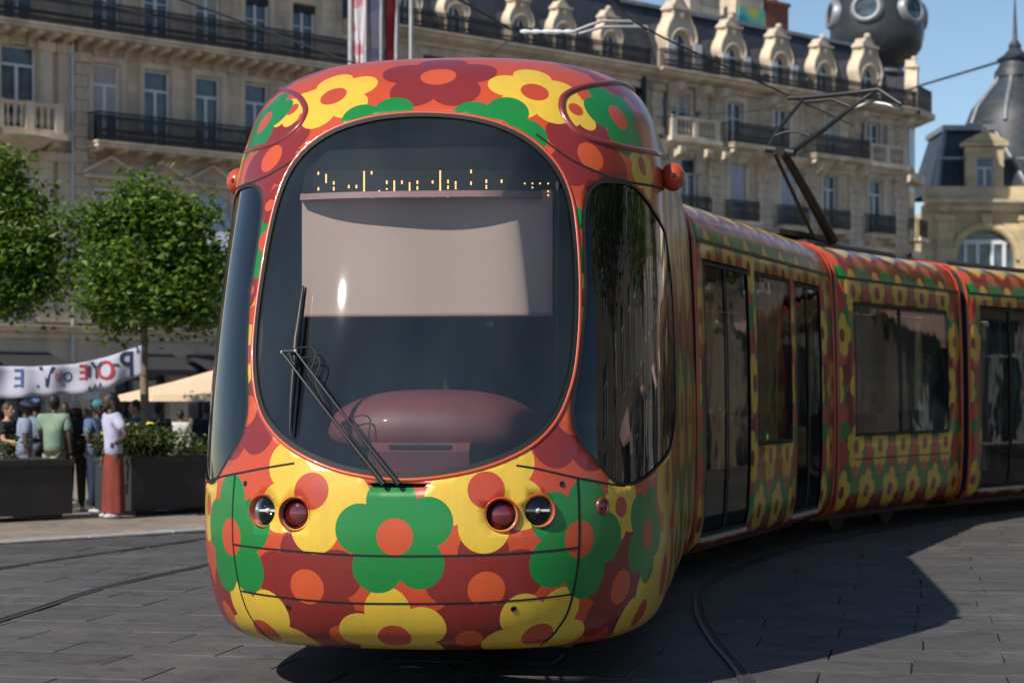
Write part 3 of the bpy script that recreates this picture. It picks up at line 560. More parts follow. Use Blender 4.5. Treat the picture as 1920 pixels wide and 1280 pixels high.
# ---- long modules
PROF=[(.95,.22),(1.18,.26),(1.27,.36),(1.305,.55),(1.325,.95),(1.325,1.5),(1.315,2.1),(1.295,2.6),(1.275,2.92),(1.235,3.06),(1.15,3.19),(1.0,3.28),(.75,3.325),(.4,3.34),(0,3.345)]
def prof_x(z): zs=[p[1] for p in PROF]; xs=[p[0] for p in PROF]; return float(np.interp(z,zs,xs))
def module(name,frame,y0,y1,openings,right_open):
    zs=sorted(set([p[1] for p in PROF]+[z for o in openings for z in o[2:4]])); ys=sorted(set([y0,y1]+[y for o in openings for y in o[0:2]]+list(np.linspace(y0,y1,9)[1:-1])))
    L=[0]; 
    for i in range(1,len(zs)): L.append(L[-1]+math.hypot(zs[i]-zs[i-1],prof_x(zs[i])-prof_x(zs[i-1])))
    V=[];UV=[];fc=[]
    for s in (1,-1):
        b0=len(V)
        for z,l in zip(zs,L):
            for y in ys: V.append((s*prof_x(z),y,z)); UV.append((y,l))
        ny=len(ys)
        for i in range(len(zs)-1):
            for j in range(ny-1):
                zc=(zs[i]+zs[i+1])/2; yc=(ys[j]+ys[j+1])/2
                if any(o[0]<yc<o[1] and o[2]<zc<o[3] for o in openings): continue
                q=(b0+i*ny+j,b0+i*ny+j+1,b0+(i+1)*ny+j+1,b0+(i+1)*ny+j); fc.append(q if s>0 else q[::-1])
    me=bpy.data.meshes.new(name); me.from_pydata(V,[],fc); me.materials.append(M['sidelivery']); me.materials.append(M['lining'])
    uvl=me.uv_layers.new(name='livery'); li=np.zeros(len(me.loops),int); me.loops.foreach_get('vertex_index',li); uvl.data.foreach_set('uv',np.array(UV)[li].ravel())
    me.polygons.foreach_set('use_smooth',[True]*len(fc)); me.update(); me.set_sharp_from_angle(angle=R(40))
    o=mobj(name,me,tram); o.matrix_local=frame; md=o.modifiers.new('thickness','SOLIDIFY'); md.thickness=.06; md.offset=-1; md.material_offset=1; md.material_offset_rim=1
    for s in (1,-1):   # rain gutter and end rims
        g_=MB(); g_.box(s*1.272-.01,s*1.272+.014*1,y0+.02,y1-.02,2.905,2.935); g_.build('rain_gutter',M['black'],o)
    for y in (y0+.012,y1-.012):
        pr=[(x+.004,z) for x,z in PROF[1:]]; loop=[(x,y,z) for x,z in pr]+[(-x,y,z) for x,z in pr[::-1][1:]]; MB().tube(loop,.022,6,cap=True).build('end_rim',M['orange'],o,smooth=60)
    fl=MB(); fl.box(-1.2,1.2,y0+.05,y1-.05,.36,.42); fl.box(-.9,.9,y0+.2,y1-.2,.16,.355); fl.build('floor_pan',M['black'],o)
    return o
def side_quad(mb,s,ya,yb,za,zb,inset=.0,m=0):   # pane that follows the side profile
    zz=[za]+[p[1] for p in PROF if za<p[1]<zb]+[zb]; V=[];n=len(zz)
    for z in zz: V+=[(s*(prof_x(z)-inset),ya,z),(s*(prof_x(z)-inset),yb,z)]
    mb.add(V,[((2*i,2*i+1,2*i+3,2*i+2) if s>0 else (2*i,2*i+2,2*i+3,2*i+1)) for i in range(n-1)],m)
def pane(name,fr_,s,ya,yb,za,zb,inset,mat,frame=.028,logo=False):
    w=MB(); side_quad(w,s,ya,ya+frame,za,zb,inset-.012); side_quad(w,s,yb-frame,yb,za,zb,inset-.012); side_quad(w,s,ya+frame,yb-frame,za,za+frame,inset-.012); side_quad(w,s,ya+frame,yb-frame,zb-frame,zb,inset-.012)
    o=w.build(name,M['rubber'],tram); o.matrix_local=fr_; p=MB(); side_quad(p,s,ya+.004,yb-.004,za+.004,zb-.004,inset); p.build('pane',mat,o)
    if logo:
        tv,tf=text_verts('tA',.17); x=s*(prof_x(zb)-inset+.012); lg=MB(); lg.add([(x+s*.001+(0 if s>0 else 0),ya+frame+.10+v[0]*s*1.0 if s>0 else yb-frame-.1-v[0],zb-.30+v[1]) for v in tv],tf); lg.build('lettering',M['whitepaint'],o)
    return o
def chain_frame(J,th): s,c=math.sin(th),math.cos(th); m=Matrix(((c,s,0,J[0]),(-s,c,0,J[1]),(0,0,1,0),(0,0,0,1))); return tram_inv@m
bpy.context.view_layer.update(); tram_inv=Matrix(((cy,-sy,0,-(NOSE.x*cy-NOSE.y*sy)),(sy,cy,0,-(NOSE.x*sy+NOSE.y*cy)),(0,0,1,0),(0,0,0,1)))
J=Vector((NOSE.x+7.2*sy,NOSE.y+7.2*cy)); joints=[(J.copy(),YAW)]
specs=[(R(20),6.3,'door_module'),(R(31.5),4.5,'bogie_module'),(R(38.5),6.6,'door_module')]; mods=[]
def px_side(fr,px,z):  # where a pixel column meets the visible (x>0) side of a module
    best=None
    Wm=Matrix.Translation(NOSE)@Matrix.Rotation(-YAW,4,'Z')@fr
    for y in np.linspace(0,7,1401):
        p=Wm@Vector((prof_x(z),y,z)); e=abs(960+F*p.x/p.y-px)
        if best is None or e<best[0]: best=(e,y)
    return best[1]
for k,(th,L,nm) in enumerate(specs):
    fr=chain_frame(J,th); y0,y1=.2,L-.2
    if k==0:
        a=px_side(fr,1324,1.5); b_=px_side(fr,1366,1.5); c_=px_side(fr,1409,1.5); d_=px_side(fr,1422,1.5); e_=px_side(fr,1486,1.5); f_=px_side(fr,1495,1.5); g_=px_side(fr,1518,1.5); h_=min(px_side(fr,1543,1.5),y1-.12)
        rel=[a,b_,c_,d_,e_,f_,g_,h_]
    if nm=='door_module':
        a,b_,c_,d_,e_,f_,g_,h_=rel
        if k==2: sh=.0; a,b_,c_,d_,e_,f_,g_,h_=[x*(y1/rel[-1])*.97 for x in rel]
        op=[(a,c_,.36,2.77),(d_,e_,1.12,2.77),(f_,h_,.36,2.77)]; o=module(nm,fr,y0,y1,op,None)
        for s in (1,-1):
            lf=[pane('door_leaf',fr,s,a,b_,.38,2.75,.012,M['tint'],.035,logo=True),pane('door_leaf',fr,s,b_,c_,.38,2.75,.012,M['tint'],.035),pane('door_leaf',fr,s,f_,g_,.38,2.75,.012,M['tint'],.035),pane('door_leaf',fr,s,g_,h_,.38,2.75,.012,M['tint'],.035)]
            pane('window',fr,s,d_,e_,1.13,2.76,.004,M['tint'],.03)
            for ya,yb in ((a,c_),(f_,h_)): x=prof_x(.37); MB().box(min(s*(x-.09),s*(x+.012)),max(s*(x-.09),s*(x+.012)),ya,yb,.335,.375).build('door_sill',M['galv'],o)
    else:
        a=px_side(fr,1604,1.5); m_=px_side(fr,1690,1.5); b_=px_side(fr,1779,1.5); op=[(a,b_,1.13,2.66)]; o=module(nm,fr,y0,y1,op,None)
        for s in (1,-1):
            pane('window',fr,s,a,m_,1.135,2.655,.004,M['tint'],.03,logo=False); pane('window',fr,s,m_,b_,1.135,2.655,.004,M['tint'],.03)
            h=MB(); side_quad(h,s,a,b_,.86,.872,-.002); h.build('panel_seam',M['gap'],o)
    mods.append((o,fr,th,J.copy(),L)); J=J+Vector((math.sin(th),math.cos(th)))*L; joints.append((J.copy(),th))
# bellows between modules
def bellows(fr):
    o=MB(); n=12
    for i in range(n):
        y=-.26+.52*i/n; k=.965 if i%2 else .93; prf=[(x*k,z*.985+.02) for x,z in PROF[2:]]; lp=[(x,y,z) for x,z in prf]+[(-x,y,z) for x,z in prf[::-1][1:]]
        b0=len(o.v); o.v+=lp
        if i: m_=len(lp); o.f+=[(b0-m_+q,b0-m_+q+1,b0+q+1,b0+q) for q in range(m_-1)]; o.m+=[0]*(m_-1)
    w=o.build('gangway_bellows',M['rubber'],tram,smooth=20); w.matrix_local=fr; return w
ths=[YAW]+[s[0] for s in specs]
for k in range(3): bellows(chain_frame(joints[k][0],(ths[k]+ths[k+1])/2))
bellows(chain_frame(joints[3][0],ths[3]))
M['darksteel']=simple('wheel_steel',(.05,.045,.04),.6,.5)
# wheels and bogie frames
def bogie(fr,yc):
    f=MB(); f.box(-.62,.62,yc-1.1,yc+1.1,.28,.40); bo_=f.build('bogie_frame',M['black'],tram); bo_.matrix_local=fr
    for dy in (-.8,.8):
        for sx in (-.72,.72): MB().lathe([(.0,-.05),(.12,-.06),(.24,-.05),(.285,-.045),(.285,.045),(.31,.05),(.31,.07),(.0,.07)],24,(sx,yc+dy,.315),0,'x').build('wheel',M['darksteel'],bo_,smooth=40)
bogie(Matrix.Identity(4),3.7); bogie(mods[1][1],2.25)
up=MB(); up.box(-.95,.95,1.5,6.9,.21,.30); up.box(-.75,.75,1.7,6.8,.12,.2099); up.build('underframe',M['black'],tram)
# interior poles and seats in the modules
M['grab']=simple('green_grab_pole',(.10,.55,.16),.4); M['seat']=simple('grey_green_seat',(.05,.09,.07),.7)
for o,fr,th,J_,L in mods:
    for y in ((1.2,3.0,5.2) if L>5 else (1.1,2.6,3.5)):
        for x in (.62,-.62): MB().tube([(x,y,.42),(x,y,1.2),(x+.05,y,1.8),(x,y,3.1)],.02,8).build('grab_pole',M['grab'],o,smooth=60)
    for y in ((2.7,3.6) if L>5 else (.9,1.75,2.7,3.4)):
        for x in (.85,-.85):
            q=MB(); q.bbox(x-.24,x+.24,y-.22,y+.22,.80,.88,.03); q.bbox(x-.23,x+.23,y+.18,y+.25,.88,1.38,.03); q.box(x-.1,x+.1,y-.1,y+.1,.42,.80); q.build('seat',M['seat'],o)
    rf=MB(); rf.bbox(-.7,.7,.8,L-.9,3.32,3.40,.03); rf.build('roof_equipment',M['zincdark'],o)
# rear cab: the same front turned about
rear=chain_frame(joints[3][0]+Vector((math.sin(ths[3]),math.cos(ths[3])))*7.2,ths[3]+math.pi)
for src in (cab,windshield,sgr,sgl):
    c=src.copy(); COL.objects.link(c); c.parent=tram; c.matrix_local=rear
    c.name=src.name.split('.')[0]
# ---- pantograph on the second long module's roof
pn=MB(); fr2=mods[1][1]; Wm=Matrix.Translation(NOSE)@Matrix.Rotation(-YAW,4,'Z')@fr2; YP=(Wm@Vector((0,1.0,0))).y
def pp(px,py,dy=0): v=at(px,py,YP+dy); return to_local(v)
base=MB(); base.box(-.55,.55,.35,1.9,3.44,3.50); [base.box(x-.06,x+.06,y-.06,y+.06,3.34,3.44) for x in (-.45,.45) for y in (.5,1.7)]
panto=base.build('pantograph_base',M['black'],tram); panto.matrix_local=fr2
def part(name,tubes,mat):
    o=MB()
    for pts_,r_ in tubes: o.tube(pts_,r_,8)
    ob=o.build(name,M[mat],tram,smooth=60); return ob
bw=lambda px:-.6*(px-1565)*.0064
part('pantograph_lower_arm',[([pp(1562,452,.1),pp(1515,365,-.45),pp(1468,284,-1.0)],[.065,.056,.048])],'black'); part('pantograph_rod',[([pp(1527,447,-.2),pp(1452,288,-1.1)],.022)],'black')
part('pantograph_knuckle',[([pp(1438,279,-.92),pp(1490,287,-1.12)],.045),([pp(1462,284,-1.1),pp(1462,284,-.9)],.06)],'black')
part('pantograph_upper_arm',[([pp(1441,277,-.92),pp(1462,240,-.5),pp(1508,184,bw(1508))],[.03,.027,.022]),([pp(1488,283,-1.1),pp(1545,243,-.7),pp(1612,190,bw(1612)),pp(1640,172,bw(1640))],[.035,.03,.026,.022]),([pp(1452,255,-.7),pp(1475,247,-.75),pp(1500,248,-.8),pp(1518,255,-.85)],.014)],'black')
part('collector_bow',[([pp(x,y,bw(x)) for x,y in ((1478,184),(1510,183),(1585,176),(1648,168),(1690,196))],.03),([pp(x,y,bw(x)+.35) for x,y in ((1500,192),(1560,186),(1600,202))],.02)],'black'); part('collector_horn',[([pp(x,y,bw(x)+.1) for x,y in ((1596,204),(1637,192),(1662,196),(1686,203),(1690,207))],.024)],'galv')
# ================================================================ buildings along the square
FA=R(46); FD=Vector((math.sin(FA),math.cos(FA),0)); FP=at(200,740,70.); FP.z=0; FROT=math.pi/2-FA
def tpx(px): k=(px-960)/F; return (k*FP.y-FP.x)/(FD.x-FD.y*k)
def zpx(px,py): t=tpx(px); Y=FP.y+FD.y*t; return CZ+(HY-py)/F*Y
_wc={}; M['curtain']=simple('pale_curtain',(.42,.40,.37),.9,0,.15,3)
def window(bld,x,z,w,h,style='casement',y=.17,frame='whitepaint',arch=False):
    key=(round(w,2),round(h,2),style,frame,arch)
    if key not in _wc:
        f=MB(); b=.07
        if arch:
            n=10; r=w/2; hs=h-r; out=[(-r,0),(r,0),(r,hs)]+[(r*math.cos(math.pi*i/n),hs+r*math.sin(math.pi*i/n)) for i in range(1,n)]+[(-r,hs)]
            for i in range(len(out)):
                a,c=out[i],out[(i+1)%len(out)]; f.tube([(a[0]*.96,0,a[1]*.985+.02),(c[0]*.96,0,c[1]*.985+.02)],.04,4)
            f.box(-.035,.035,-.03,.03,.04,hs+r*.9); f.box(-r+.05,r-.05,-.034,.034,hs-.03,hs+.05)
            p=MB(); p.add([(q[0]*.98,.03,q[1]) for q in out],[tuple(range(len(out)))])
        else:
            th=.26*h if style=='transom' else 0
            f.box(-w/2,-w/2+b,-.03,.03,0,h); f.box(w/2-b,w/2,-.03,.03,0,h); f.box(-w/2+b,w/2-b,-.03,.03,0,b); f.box(-w/2+b,w/2-b,-.03,.03,h-b,h); f.box(-.055,.055,-.034,.034,b,h-th-b*.6)
            if th: f.box(-w/2+b,w/2-b,-.033,.033,h-th-.045,h-th+.045)
            else: f.box(-w/2+b,w/2-b,-.02,.02,h*.62,h*.62+.045)
            p=MB(); p.add([(-w/2,.02,0),(w/2,.02,0),(w/2,.02,h),(-w/2,.02,h)],[(0,1,2,3)])
        _wc[key]=(f.mesh('window',M[frame]),p.mesh('pane',M['pane']))
    o=mobj('window',_wc[key][0],bld,(x,y,z)); mobj('pane',_wc[key][1],o); wr=random.Random(int(x*97+z*131+7))
    if style=='shuttered':
        for s in (-1,1):
            q=MB(); q.box(.01,w/2-.02,-.09,-.05,.02,h-.04); [q.box(.06,w/2-.07,-.105,-.0901,zz,zz+.035) for zz in np.arange(.12,h-.15,.08)]; q.build('shutter',M['bluegrey'],o,(0 if s>0 else -w/2,0,0))
    elif not arch and w>.9 and wr.random()<.45:
        d=h*wr.choice((.28,.45,.6)); q=MB(); n=8
        for i in range(n):
            xa=-w/2+.07+(w-.14)*i/n; xb=xa+(w-.14)/n; wv=.012*(i%2); q.add([(xa,.012-wv*.4,h-.07-d),(xb,.012-(.012-wv)*.4,h-.07-d),(xb,.012-(.012-wv)*.4,h-.07),(xa,.012-wv*.4,h-.07)],[(0,1,2,3)])
        q.build('curtain',M['curtain'],o)
    return o
def wall(bld,x0,x1,z0,z1,holes,mat,name='wall',y=0,depth=.26,top=True):
    xs=sorted(set([x0,x1]+[round(a,4) for h in holes for a in (h[0],h[1]) if x0<a<x1])); zs=sorted(set([z0,z1]+[round(a,4) for h in holes for a in (h[2],h[3]) if z0<a<z1])); w=MB()
    idx={}
    def vi(a,c):
        if (a,c) not in idx: idx[(a,c)]=len(w.v); w.v.append((a,y,c))
        return idx[(a,c)]
    for i in range(len(xs)-1):
        for j in range(len(zs)-1):
            xc=(xs[i]+xs[i+1])/2; zc=(zs[j]+zs[j+1])/2
            if any(h[0]<xc<h[1] and h[2]<zc<h[3] for h in holes): continue
            w.f.append((vi(xs[i],zs[j]),vi(xs[i+1],zs[j]),vi(xs[i+1],zs[j+1]),vi(xs[i],zs[j+1]))); w.m.append(0)
    for a,b_,c,d in [h[:4] for h in holes]:
        V=[(a,y,c),(b_,y,c),(b_,y,d),(a,y,d)]; V+=[(p,y+depth,q) for p,_,q in V]; w.add(V,[(0,4,5,1),(1,5,6,2),(2,6,7,3),(3,7,4,0)])
    w.add([(x0,y,z0),(x0,y+9,z0),(x0,y+9,z1),(x0,y,z1),(x1,y,z0),(x1,y+9,z0),(x1,y+9,z1),(x1,y,z1)],[(1,0,3,2),(4,5,6,7),(5,1,2,6)]+([(3,7,6,2)] if top else []))
    return w.build(name,mat,bld)
_rc={}
def railing(parent,L,h=.98,d=.75,ends=True,loc=(0,0,0)):
    key=(round(L,2),h,d)
    if key not in _rc:
        o=MB(); o.box(0,L,-.03,.03,h-.05,h); o.box(0,L,-.02,.02,.06,.10); o.box(0,L,-.015,.015,h*.72,h*.72+.03); n=max(2,int(L/.11))
        for i in range(n+1):
            x=L*i/n; o.box(x-.016,x+.016,-.016,.016,0,h)
            if i<n:
                s=L/n; o.box(x+s*.25,x+s*.75,-.008,.008,h*.30,h*.42); o.box(x+s*.15,x+s*.85,-.008,.008,h*.78,h*.86); o.box(x+s*.3,x+s*.7,-.008,.008,h*.12,h*.22)
        for x in (0,L): o.box(x-.02,x+.02,0,d,h-.05,h); [o.box(x-.012,x+.012,d*k/5-.012,d*k/5+.012,0,h) for k in range(5)]
        _rc[key]=o.mesh('railing',M['iron'])
    return mobj('railing',_rc[key],parent,loc)
_cc={}
def console_mesh(h,d,w,mat):
    k=(h,d,w,mat)
    if k not in _cc:
        o=MB(); o.prismx([(0,0),(-.18*d,.05*h),(-.28*d,.25*h),(-.22*d,.45*h),(-.55*d,.62*h),(-.95*d,.72*h),(-d,.85*h),(-d,h),(0,h)],-w/2,w/2); _cc[k]=o.mesh('console',M[mat])
    return _cc[k]
def balcony(bld,x0,x1,z,d=.8,step=1.1,rail=True,ch=.55,mat='trim',slab=.2):
    s=MB(); s.bbox(x0,x1,-d,.02,z-slab,z-.06,.02); s.box(x0-.05,x1+.05,-d-.06,.02,z-.06,z); o=s.build('balcony',M[mat],bld)
    if rail: railing(o,x1-x0-.12,.98,d-.12,loc=(x0+.06,-d+.06,z))
    n=max(2,int((x1-x0)/step)+1)
    for i in range(n): mobj('console',console_mesh(ch,d*.9,.2,mat),o,(x0+.2+(x1-x0-.4)*i/(n-1),.0,z-slab-ch))
    return o
def balustrade(bld,x0,x1,z,d=.5,h=.95):
    s=MB(); s.box(x0-.1,x1+.1,-d-.1,.02,z-.22,z); s.box(x0,x1,-d,-d+.22,z+h-.14,z+h); s.box(x0,x1,-d+.01,-d+.2,z,z+.1)
    for x in (x0,x1-.3,(x0+x1)/2-.15): s.box(x,x+.3,-d-.02,-d+.24,z+.002,z+h+.02)
    o=s.build('balustrade',M['trim'],bld); n=int((x1-x0)/.24)
    key='bal'
    if key not in _rc: _rc[key]=MB().lathe([(.06,0),(.045,.05),(.085,.2),(.075,.32),(.035,.5),(.05,.6),(.06,.71)],10).mesh('baluster',M['trim'],50)
    for i in range(1,n): mobj('baluster',_rc[key],o,(x0+(x1-x0)*i/n,-d+.11,z+.10))
    for x in (x0+.2,x1-.2): mobj('console',console_mesh(.6,d*.9,.26,'trim'),o,(x,0,z-.82))
    return o
def cornice(bld,x0,x1,z,h=.5,d=.6,mat='trim',name='cornice',step=.75,mod=True):
    c=MB(); c.prismx([(0.02,z),(-.12,z),(-.14,z+.25*h),(-.4*d,z+.35*h),(-.75*d,z+.55*h),(-.8*d,z+.75*h),(-d,z+.85*h),(-d,z+h),(.02,z+h)],x0,x1); o=c.build(name,M[mat],bld)
    if mod:
        n=int((x1-x0)/step)
        for i in range(n): mobj('modillion',console_mesh(.36,d*.62,.2,mat),o,(x0+step*(i+.5),0,z-.04))
    return o
def surround(bld,x,z,w,h,top='flat'):
    s=MB(); b=.2; s.box(x-w/2-b,x-w/2-.003,-.06,.02,z,z+h+.02); s.box(x+w/2+.003,x+w/2+b,-.06,.02,z,z+h+.02); s.box(x-w/2-b,x+w/2+b,-.065,.02,z+h+.022,z+h+.25)
    if top=='pediment':
        s.box(x-w/2-.4,x+w/2+.4,-.3,.02,z+h+.26,z+h+.38); a=w/2+.42; s.prism([(x-a,z+h+.385),(x+a,z+h+.385),(x,z+h+.95)],-.1,.02)
        for q in (-1,1): s.add([(x+q*(a+.06),y,zz) for y in (-.34,.02) for zz in (z+h+.385,z+h+.50)]+[(x,y,zz) for y in (-.34,.02) for zz in (z+h+.93,z+h+1.06)],[(0,1,5,4),(0,2,3,1),(4,5,7,6),(1,3,7,5),(2,0,4,6),(3,2,6,7)])
        s.ell((x,-.1,z+h+.6),(.14,.06,.14),10,6)
    elif top=='key': s.prism([(x-.12,z+h+.0),(x+.12,z+h+.0),(x+.2,z+h+.42),(x-.2,z+h+.42)],-.16,.02); s.box(x-w/2-.3,x+w/2+.3,-.18,.02,z+h+.42,z+h+.52)
    s.box(x-w/2-b,x+w/2+b,-.12,.02,z-.14,z-.003); return s.build('window_surround',M['trim'],bld)
def plate(outline,hole,y0,y1):
    p=[Vector(q) for q in outline]+[Vector(q) for q in hole]; n=len(outline); m_=len(hole); e=[(i,(i+1)%n) for i in range(n)]+[(n+i,n+(i+1)%m_) for i in range(m_)]
    v,_,f,*_r=delaunay_2d_cdt(p,e,[],0,1e-6); o=MB(); k=len(v); V=[(q.x,y0,q.y) for q in v]+[(q.x,y1,q.y) for q in v]; fs=[]
    for t_ in f:
        c=sum((v[i] for i in t_),Vector((0,0)))/len(t_)
        if inside(c,outline) and not inside(c,hole): fs.append(tuple(t_)); fs.append(tuple(i+k for i in t_[::-1]))
    o.add(V,fs); b0=len(o.v)
    for lp,s in ((outline,1),(hole,-1)):
        q=len(lp); o.add([(a,y0,c) for a,c in lp]+[(a,y1,c) for a,c in lp],[(i,i+q,(i+1)%q+q,(i+1)%q) for i in range(q)])
    return o
def dormer(bld,x,z,sc=1.0,shut=False,y=-.05,lidded=False):
    half=[(.72,0),(.72,1.2),(.86,1.42),(.86,1.66),(.74,1.95),(.56,2.2),(.47,2.42),(.45,2.6),(.56,2.66),(.54,2.76),(.34,2.92),(.22,3.1)]; out=[(-a*sc,b_*sc) for a,b_ in half]+[(0,3.16*sc)]+[(a*sc,b_*sc) for a,b_ in half[::-1]]; r=.52*sc; hs=1.25*sc
    hole=[(-r,.02),(r,.02),(r,hs)]+[(r*math.cos(math.pi*i/8),hs+r*math.sin(math.pi*i/8)) for i in range(1,8)]+[(-r,hs)]
    key=('dor',sc)
    if key not in _rc:
        o=plate(out,hole,0,.55*sc); 
        for s in (-1,1): o.tube(cr([(s*.76*sc,-.04,.2*sc),(s*.76*sc,-.05,1.1*sc),(s*.88*sc,-.05,1.54*sc),(s*.74*sc,-.05,1.98*sc),(s*.52*sc,-.05,2.3*sc),(s*.48*sc,-.05,2.58*sc)],4),.055*sc,6)
        o.ell((0,.1,3.2*sc),(.17*sc,.16*sc,.16*sc),10,6); o.ell((0,-.04,2.42*sc),(.2*sc,.1,.2*sc),10,6); o.tube([( (r+.1)*math.cos(math.pi*i/12),-.03,hs+(r+.1)*math.sin(math.pi*i/12)) for i in range(13)],.07*sc,6); o.box(-.6*sc,.6*sc,-.14,.3,2.64*sc,2.75*sc)
        ck=MB(); ck.box(-.68*sc,.68*sc,.551*sc,2.2,.0,2.1*sc); _rc[key]=(o.mesh('dormer',M['trim'],35),ck.mesh('dormer_cheek',M['slate']))
    d=mobj('dormer',_rc[key][0],bld,(x,y,z)); mobj('dormer_cheek',_rc[key][1],d); wn=window(d,0,.05,2*r,hs+r-.06,'casement',.22*sc,arch=True)
    if shut:
        for s,w_ in ((-1,.42),(1,.50)): sh=MB(); sh.box(0,w_*sc,-.03,.0,0,hs*1.02); sh.build('shutter',M['shutter'],d,(( -r-.02-w_*sc) if s<0 else r+.02,-.2,.04))
    return d
def pilaster(bld,x,z0,z1,w=.6,blocks=False,d=.16,mat='trim'):
    s=MB(); s.box(x-w/2-.08,x+w/2+.08,-d-.06,.02,z0,z0+.35); s.box(x-w/2-.1,x+w/2+.1,-d-.08,.02,z1-.3,z1)
    o=None
    if not blocks: s.box(x-w/2,x+w/2,-d,.02,z0+.352,z1-.302); return s.build('pilaster',M[mat],bld)
    s.box(x-w/2+.06,x+w/2-.06,-d+.05,.02,z0+.352,z1-.302); o=s.build('pilaster',M[mat],bld); n=max(1,round((z1-z0-.66)/.42)); hh=(z1-z0-.66)/n; key=('blk',round(w,2),round(hh,3),mat)
    if key not in _rc: b=MB(); b.bbox(-w/2,w/2,-d,.02,.015,hh-.015,.02); _rc[key]=b.mesh('stone_block',M[mat])
    for i in range(n): mobj('stone_block',_rc[key],o,(x+(.04 if i%2 else -.04),0,z0+.355+hh*i))
    return o
def mansard(bld,x0,x1,z0=16.75,z1=19.5,y0=.55,y1=1.7):
    r=MB(); r.prismx([(y0,z0),(y1,z1),(8,z1+1.0),(8,z0)],x0,x1); o=r.build('roof',M['slate'],bld); k=MB(); k.box(x0,x1,y1-.2,y1+.12,z1-.02,z1+.16); k.build('ridge_trim',M['zinc'],o); return o
def block(name,x0,x1,label): return empty(name,tuple(FP),FROT,label,'building')
# ---------------- left block
TL0=tpx(-760); TL1=tpx(642); B=block('stone_building',0,0,'weathered beige stone building with long black iron balconies behind the young trees')
cols=[tpx(p) for p in (200,295,390,482,570)]; c0=tpx(35); extra=[tpx(p) for p in (-690,-590,-490,-390,-290,-190,-90)]
holes=[];wins=[]
for c in cols:
    wins+=[(c,4.05,1.1,2.0,'casement'),(c,6.55,1.25,2.05,'casement'),(c,10.08,1.12,2.68,'transom'),(c,13.72,1.1,2.15,'casement')]
for c in extra+[c0]:
    wins+=[(c,4.05,1.2,2.0,'casement'),(c,6.6,1.25,2.4,'casement'),(c,10.6,1.35,2.4,'transom'),(c,13.72,1.2,2.2,'casement')]
holes=[(c-w/2,c+w/2,z,z+h) for c,z,w,h,_ in wins]
shops=[(tpx(-680),tpx(-560)),(tpx(-480),tpx(-360)),(tpx(-250),tpx(-120)),(tpx(-20),tpx(85)),(tpx(215),tpx(318)),(tpx(352),tpx(460)),(tpx(500),tpx(610))]
wall(B,TL0,TL1,3.5,16.3,holes,M['stone']); wall(B,TL0,TL1,0,3.5,[(a,b,0.02,2.75) for a,b in shops],M['plaster'],'ground_floor_wall',-.02,.5)
for c,z,w,h,st in wins: window(B,c,z,w,h,st)
for i,c in enumerate(cols):
    surround(B,c,6.55,1.25,2.05,'pediment'); surround(B,c,10.08,1.12,2.68); surround(B,c,13.72,1.1,2.15); railing(B,1.3,.9,.2,loc=(c-.65,-.2,4.0))
    s=MB(); s.box(c-.56,c+.56,.10,.13,8.25,8.58); s.box(c-.42,c+.42,.094,.1,8.35,8.48,1)
    if i!=3: s.build('window_sign',[M['whitepaint'],simple('sign_red',(.4,.12,.12),.7)],B)
sc_=MB(); sc_.add([(cols[2]-.62,-.02,8.6),(cols[2]+.62,-.02,8.6),(cols[2]+.62,-.95,6.6),(cols[2]-.62,-.95,6.6)],[(0,1,2,3)]); ob=sc_.build('window_awning',M['bluegrey'],B); ob.modifiers.new('t','SOLIDIFY').thickness=.02
for c in cols: bx=MB(); bx.box(c-.55,c+.55,.05,.15,15.6,15.86); bx.build('shade_box',M['iron'],B)
for c in extra+[c0]: surround(B,c,10.6,1.35,2.4,'key'); surround(B,c,6.6,1.25,2.4,'key'); balustrade(B,c-1.25,c+1.25,10.15,.7); surround(B,c,13.72,1.2,2.2)
mk=MB(); mk.lathe([(0,-.95),(.25,-.9),(.42,-.7),(.5,-.4),(.95,-.25),(1.25,0)],20,(c0-.3,-.25,9.92)); mk.build('balcony_corbel',M['trim'],B,smooth=50)
balcony(B,tpx(158),TL1-.1,10.06,.85,.95,ch=.32); balcony(B,TL0,TL1-.05,13.66,.95,.62,ch=.5); 
for p in (82,117): pilaster(B,tpx(p),4.0,9.6,.5); pilaster(B,tpx(p),10.0,13.2,.46)
pilaster(B,tpx(148),4.0,13.0,.55,True)
for p in (248,343,437,527): pilaster(B,tpx(p),6.4,9.4,.42,False,.08)
cornice(B,TL0,TL1,3.45,.45,.4,mod=False,name='string_course'); cornice(B,TL0,TL1,16.3,.5,.8); mansard(B,TL0,TL1); MB().tube([(tpx(130),-.2,0),(tpx(130),-.2,16.4)],.07,8).build('downpipe',M['galv'],B,smooth=60)
for a,b in shops:
    s=MB(); s.add([(a,.4,.02),(b,.4,.02),(b,.4,2.75),(a,.4,2.75)],[(0,1,2,3)]); f=s.build('shop_front',M['pane'],B); k=MB(); [k.box(x-.04,x+.04,.3,.38,.02,2.75) for x in np.linspace(a+.05,b-.05,4)]; k.box(a,b,.29,.37,2.1,2.2); k.build('frame',M['iron'],f)
    aw=MB(); aw.prismx([(-.05,3.0),(-1.5,2.45),(-1.5,2.25),(-1.46,2.25),(-1.46,2.42),(-.05,2.95)],a-.1,b+.1); aw.build('awning',simple('dark_awning',(.03,.03,.033),.9),B)
tv,tf=text_verts('RIOU',.62,.02); MB().add([(tpx(368)+v[0]*.62,-.05-v[2],zpx(370,681)+v[1]) for v in tv],tf).build('raised_lettering',M['trim'],B)
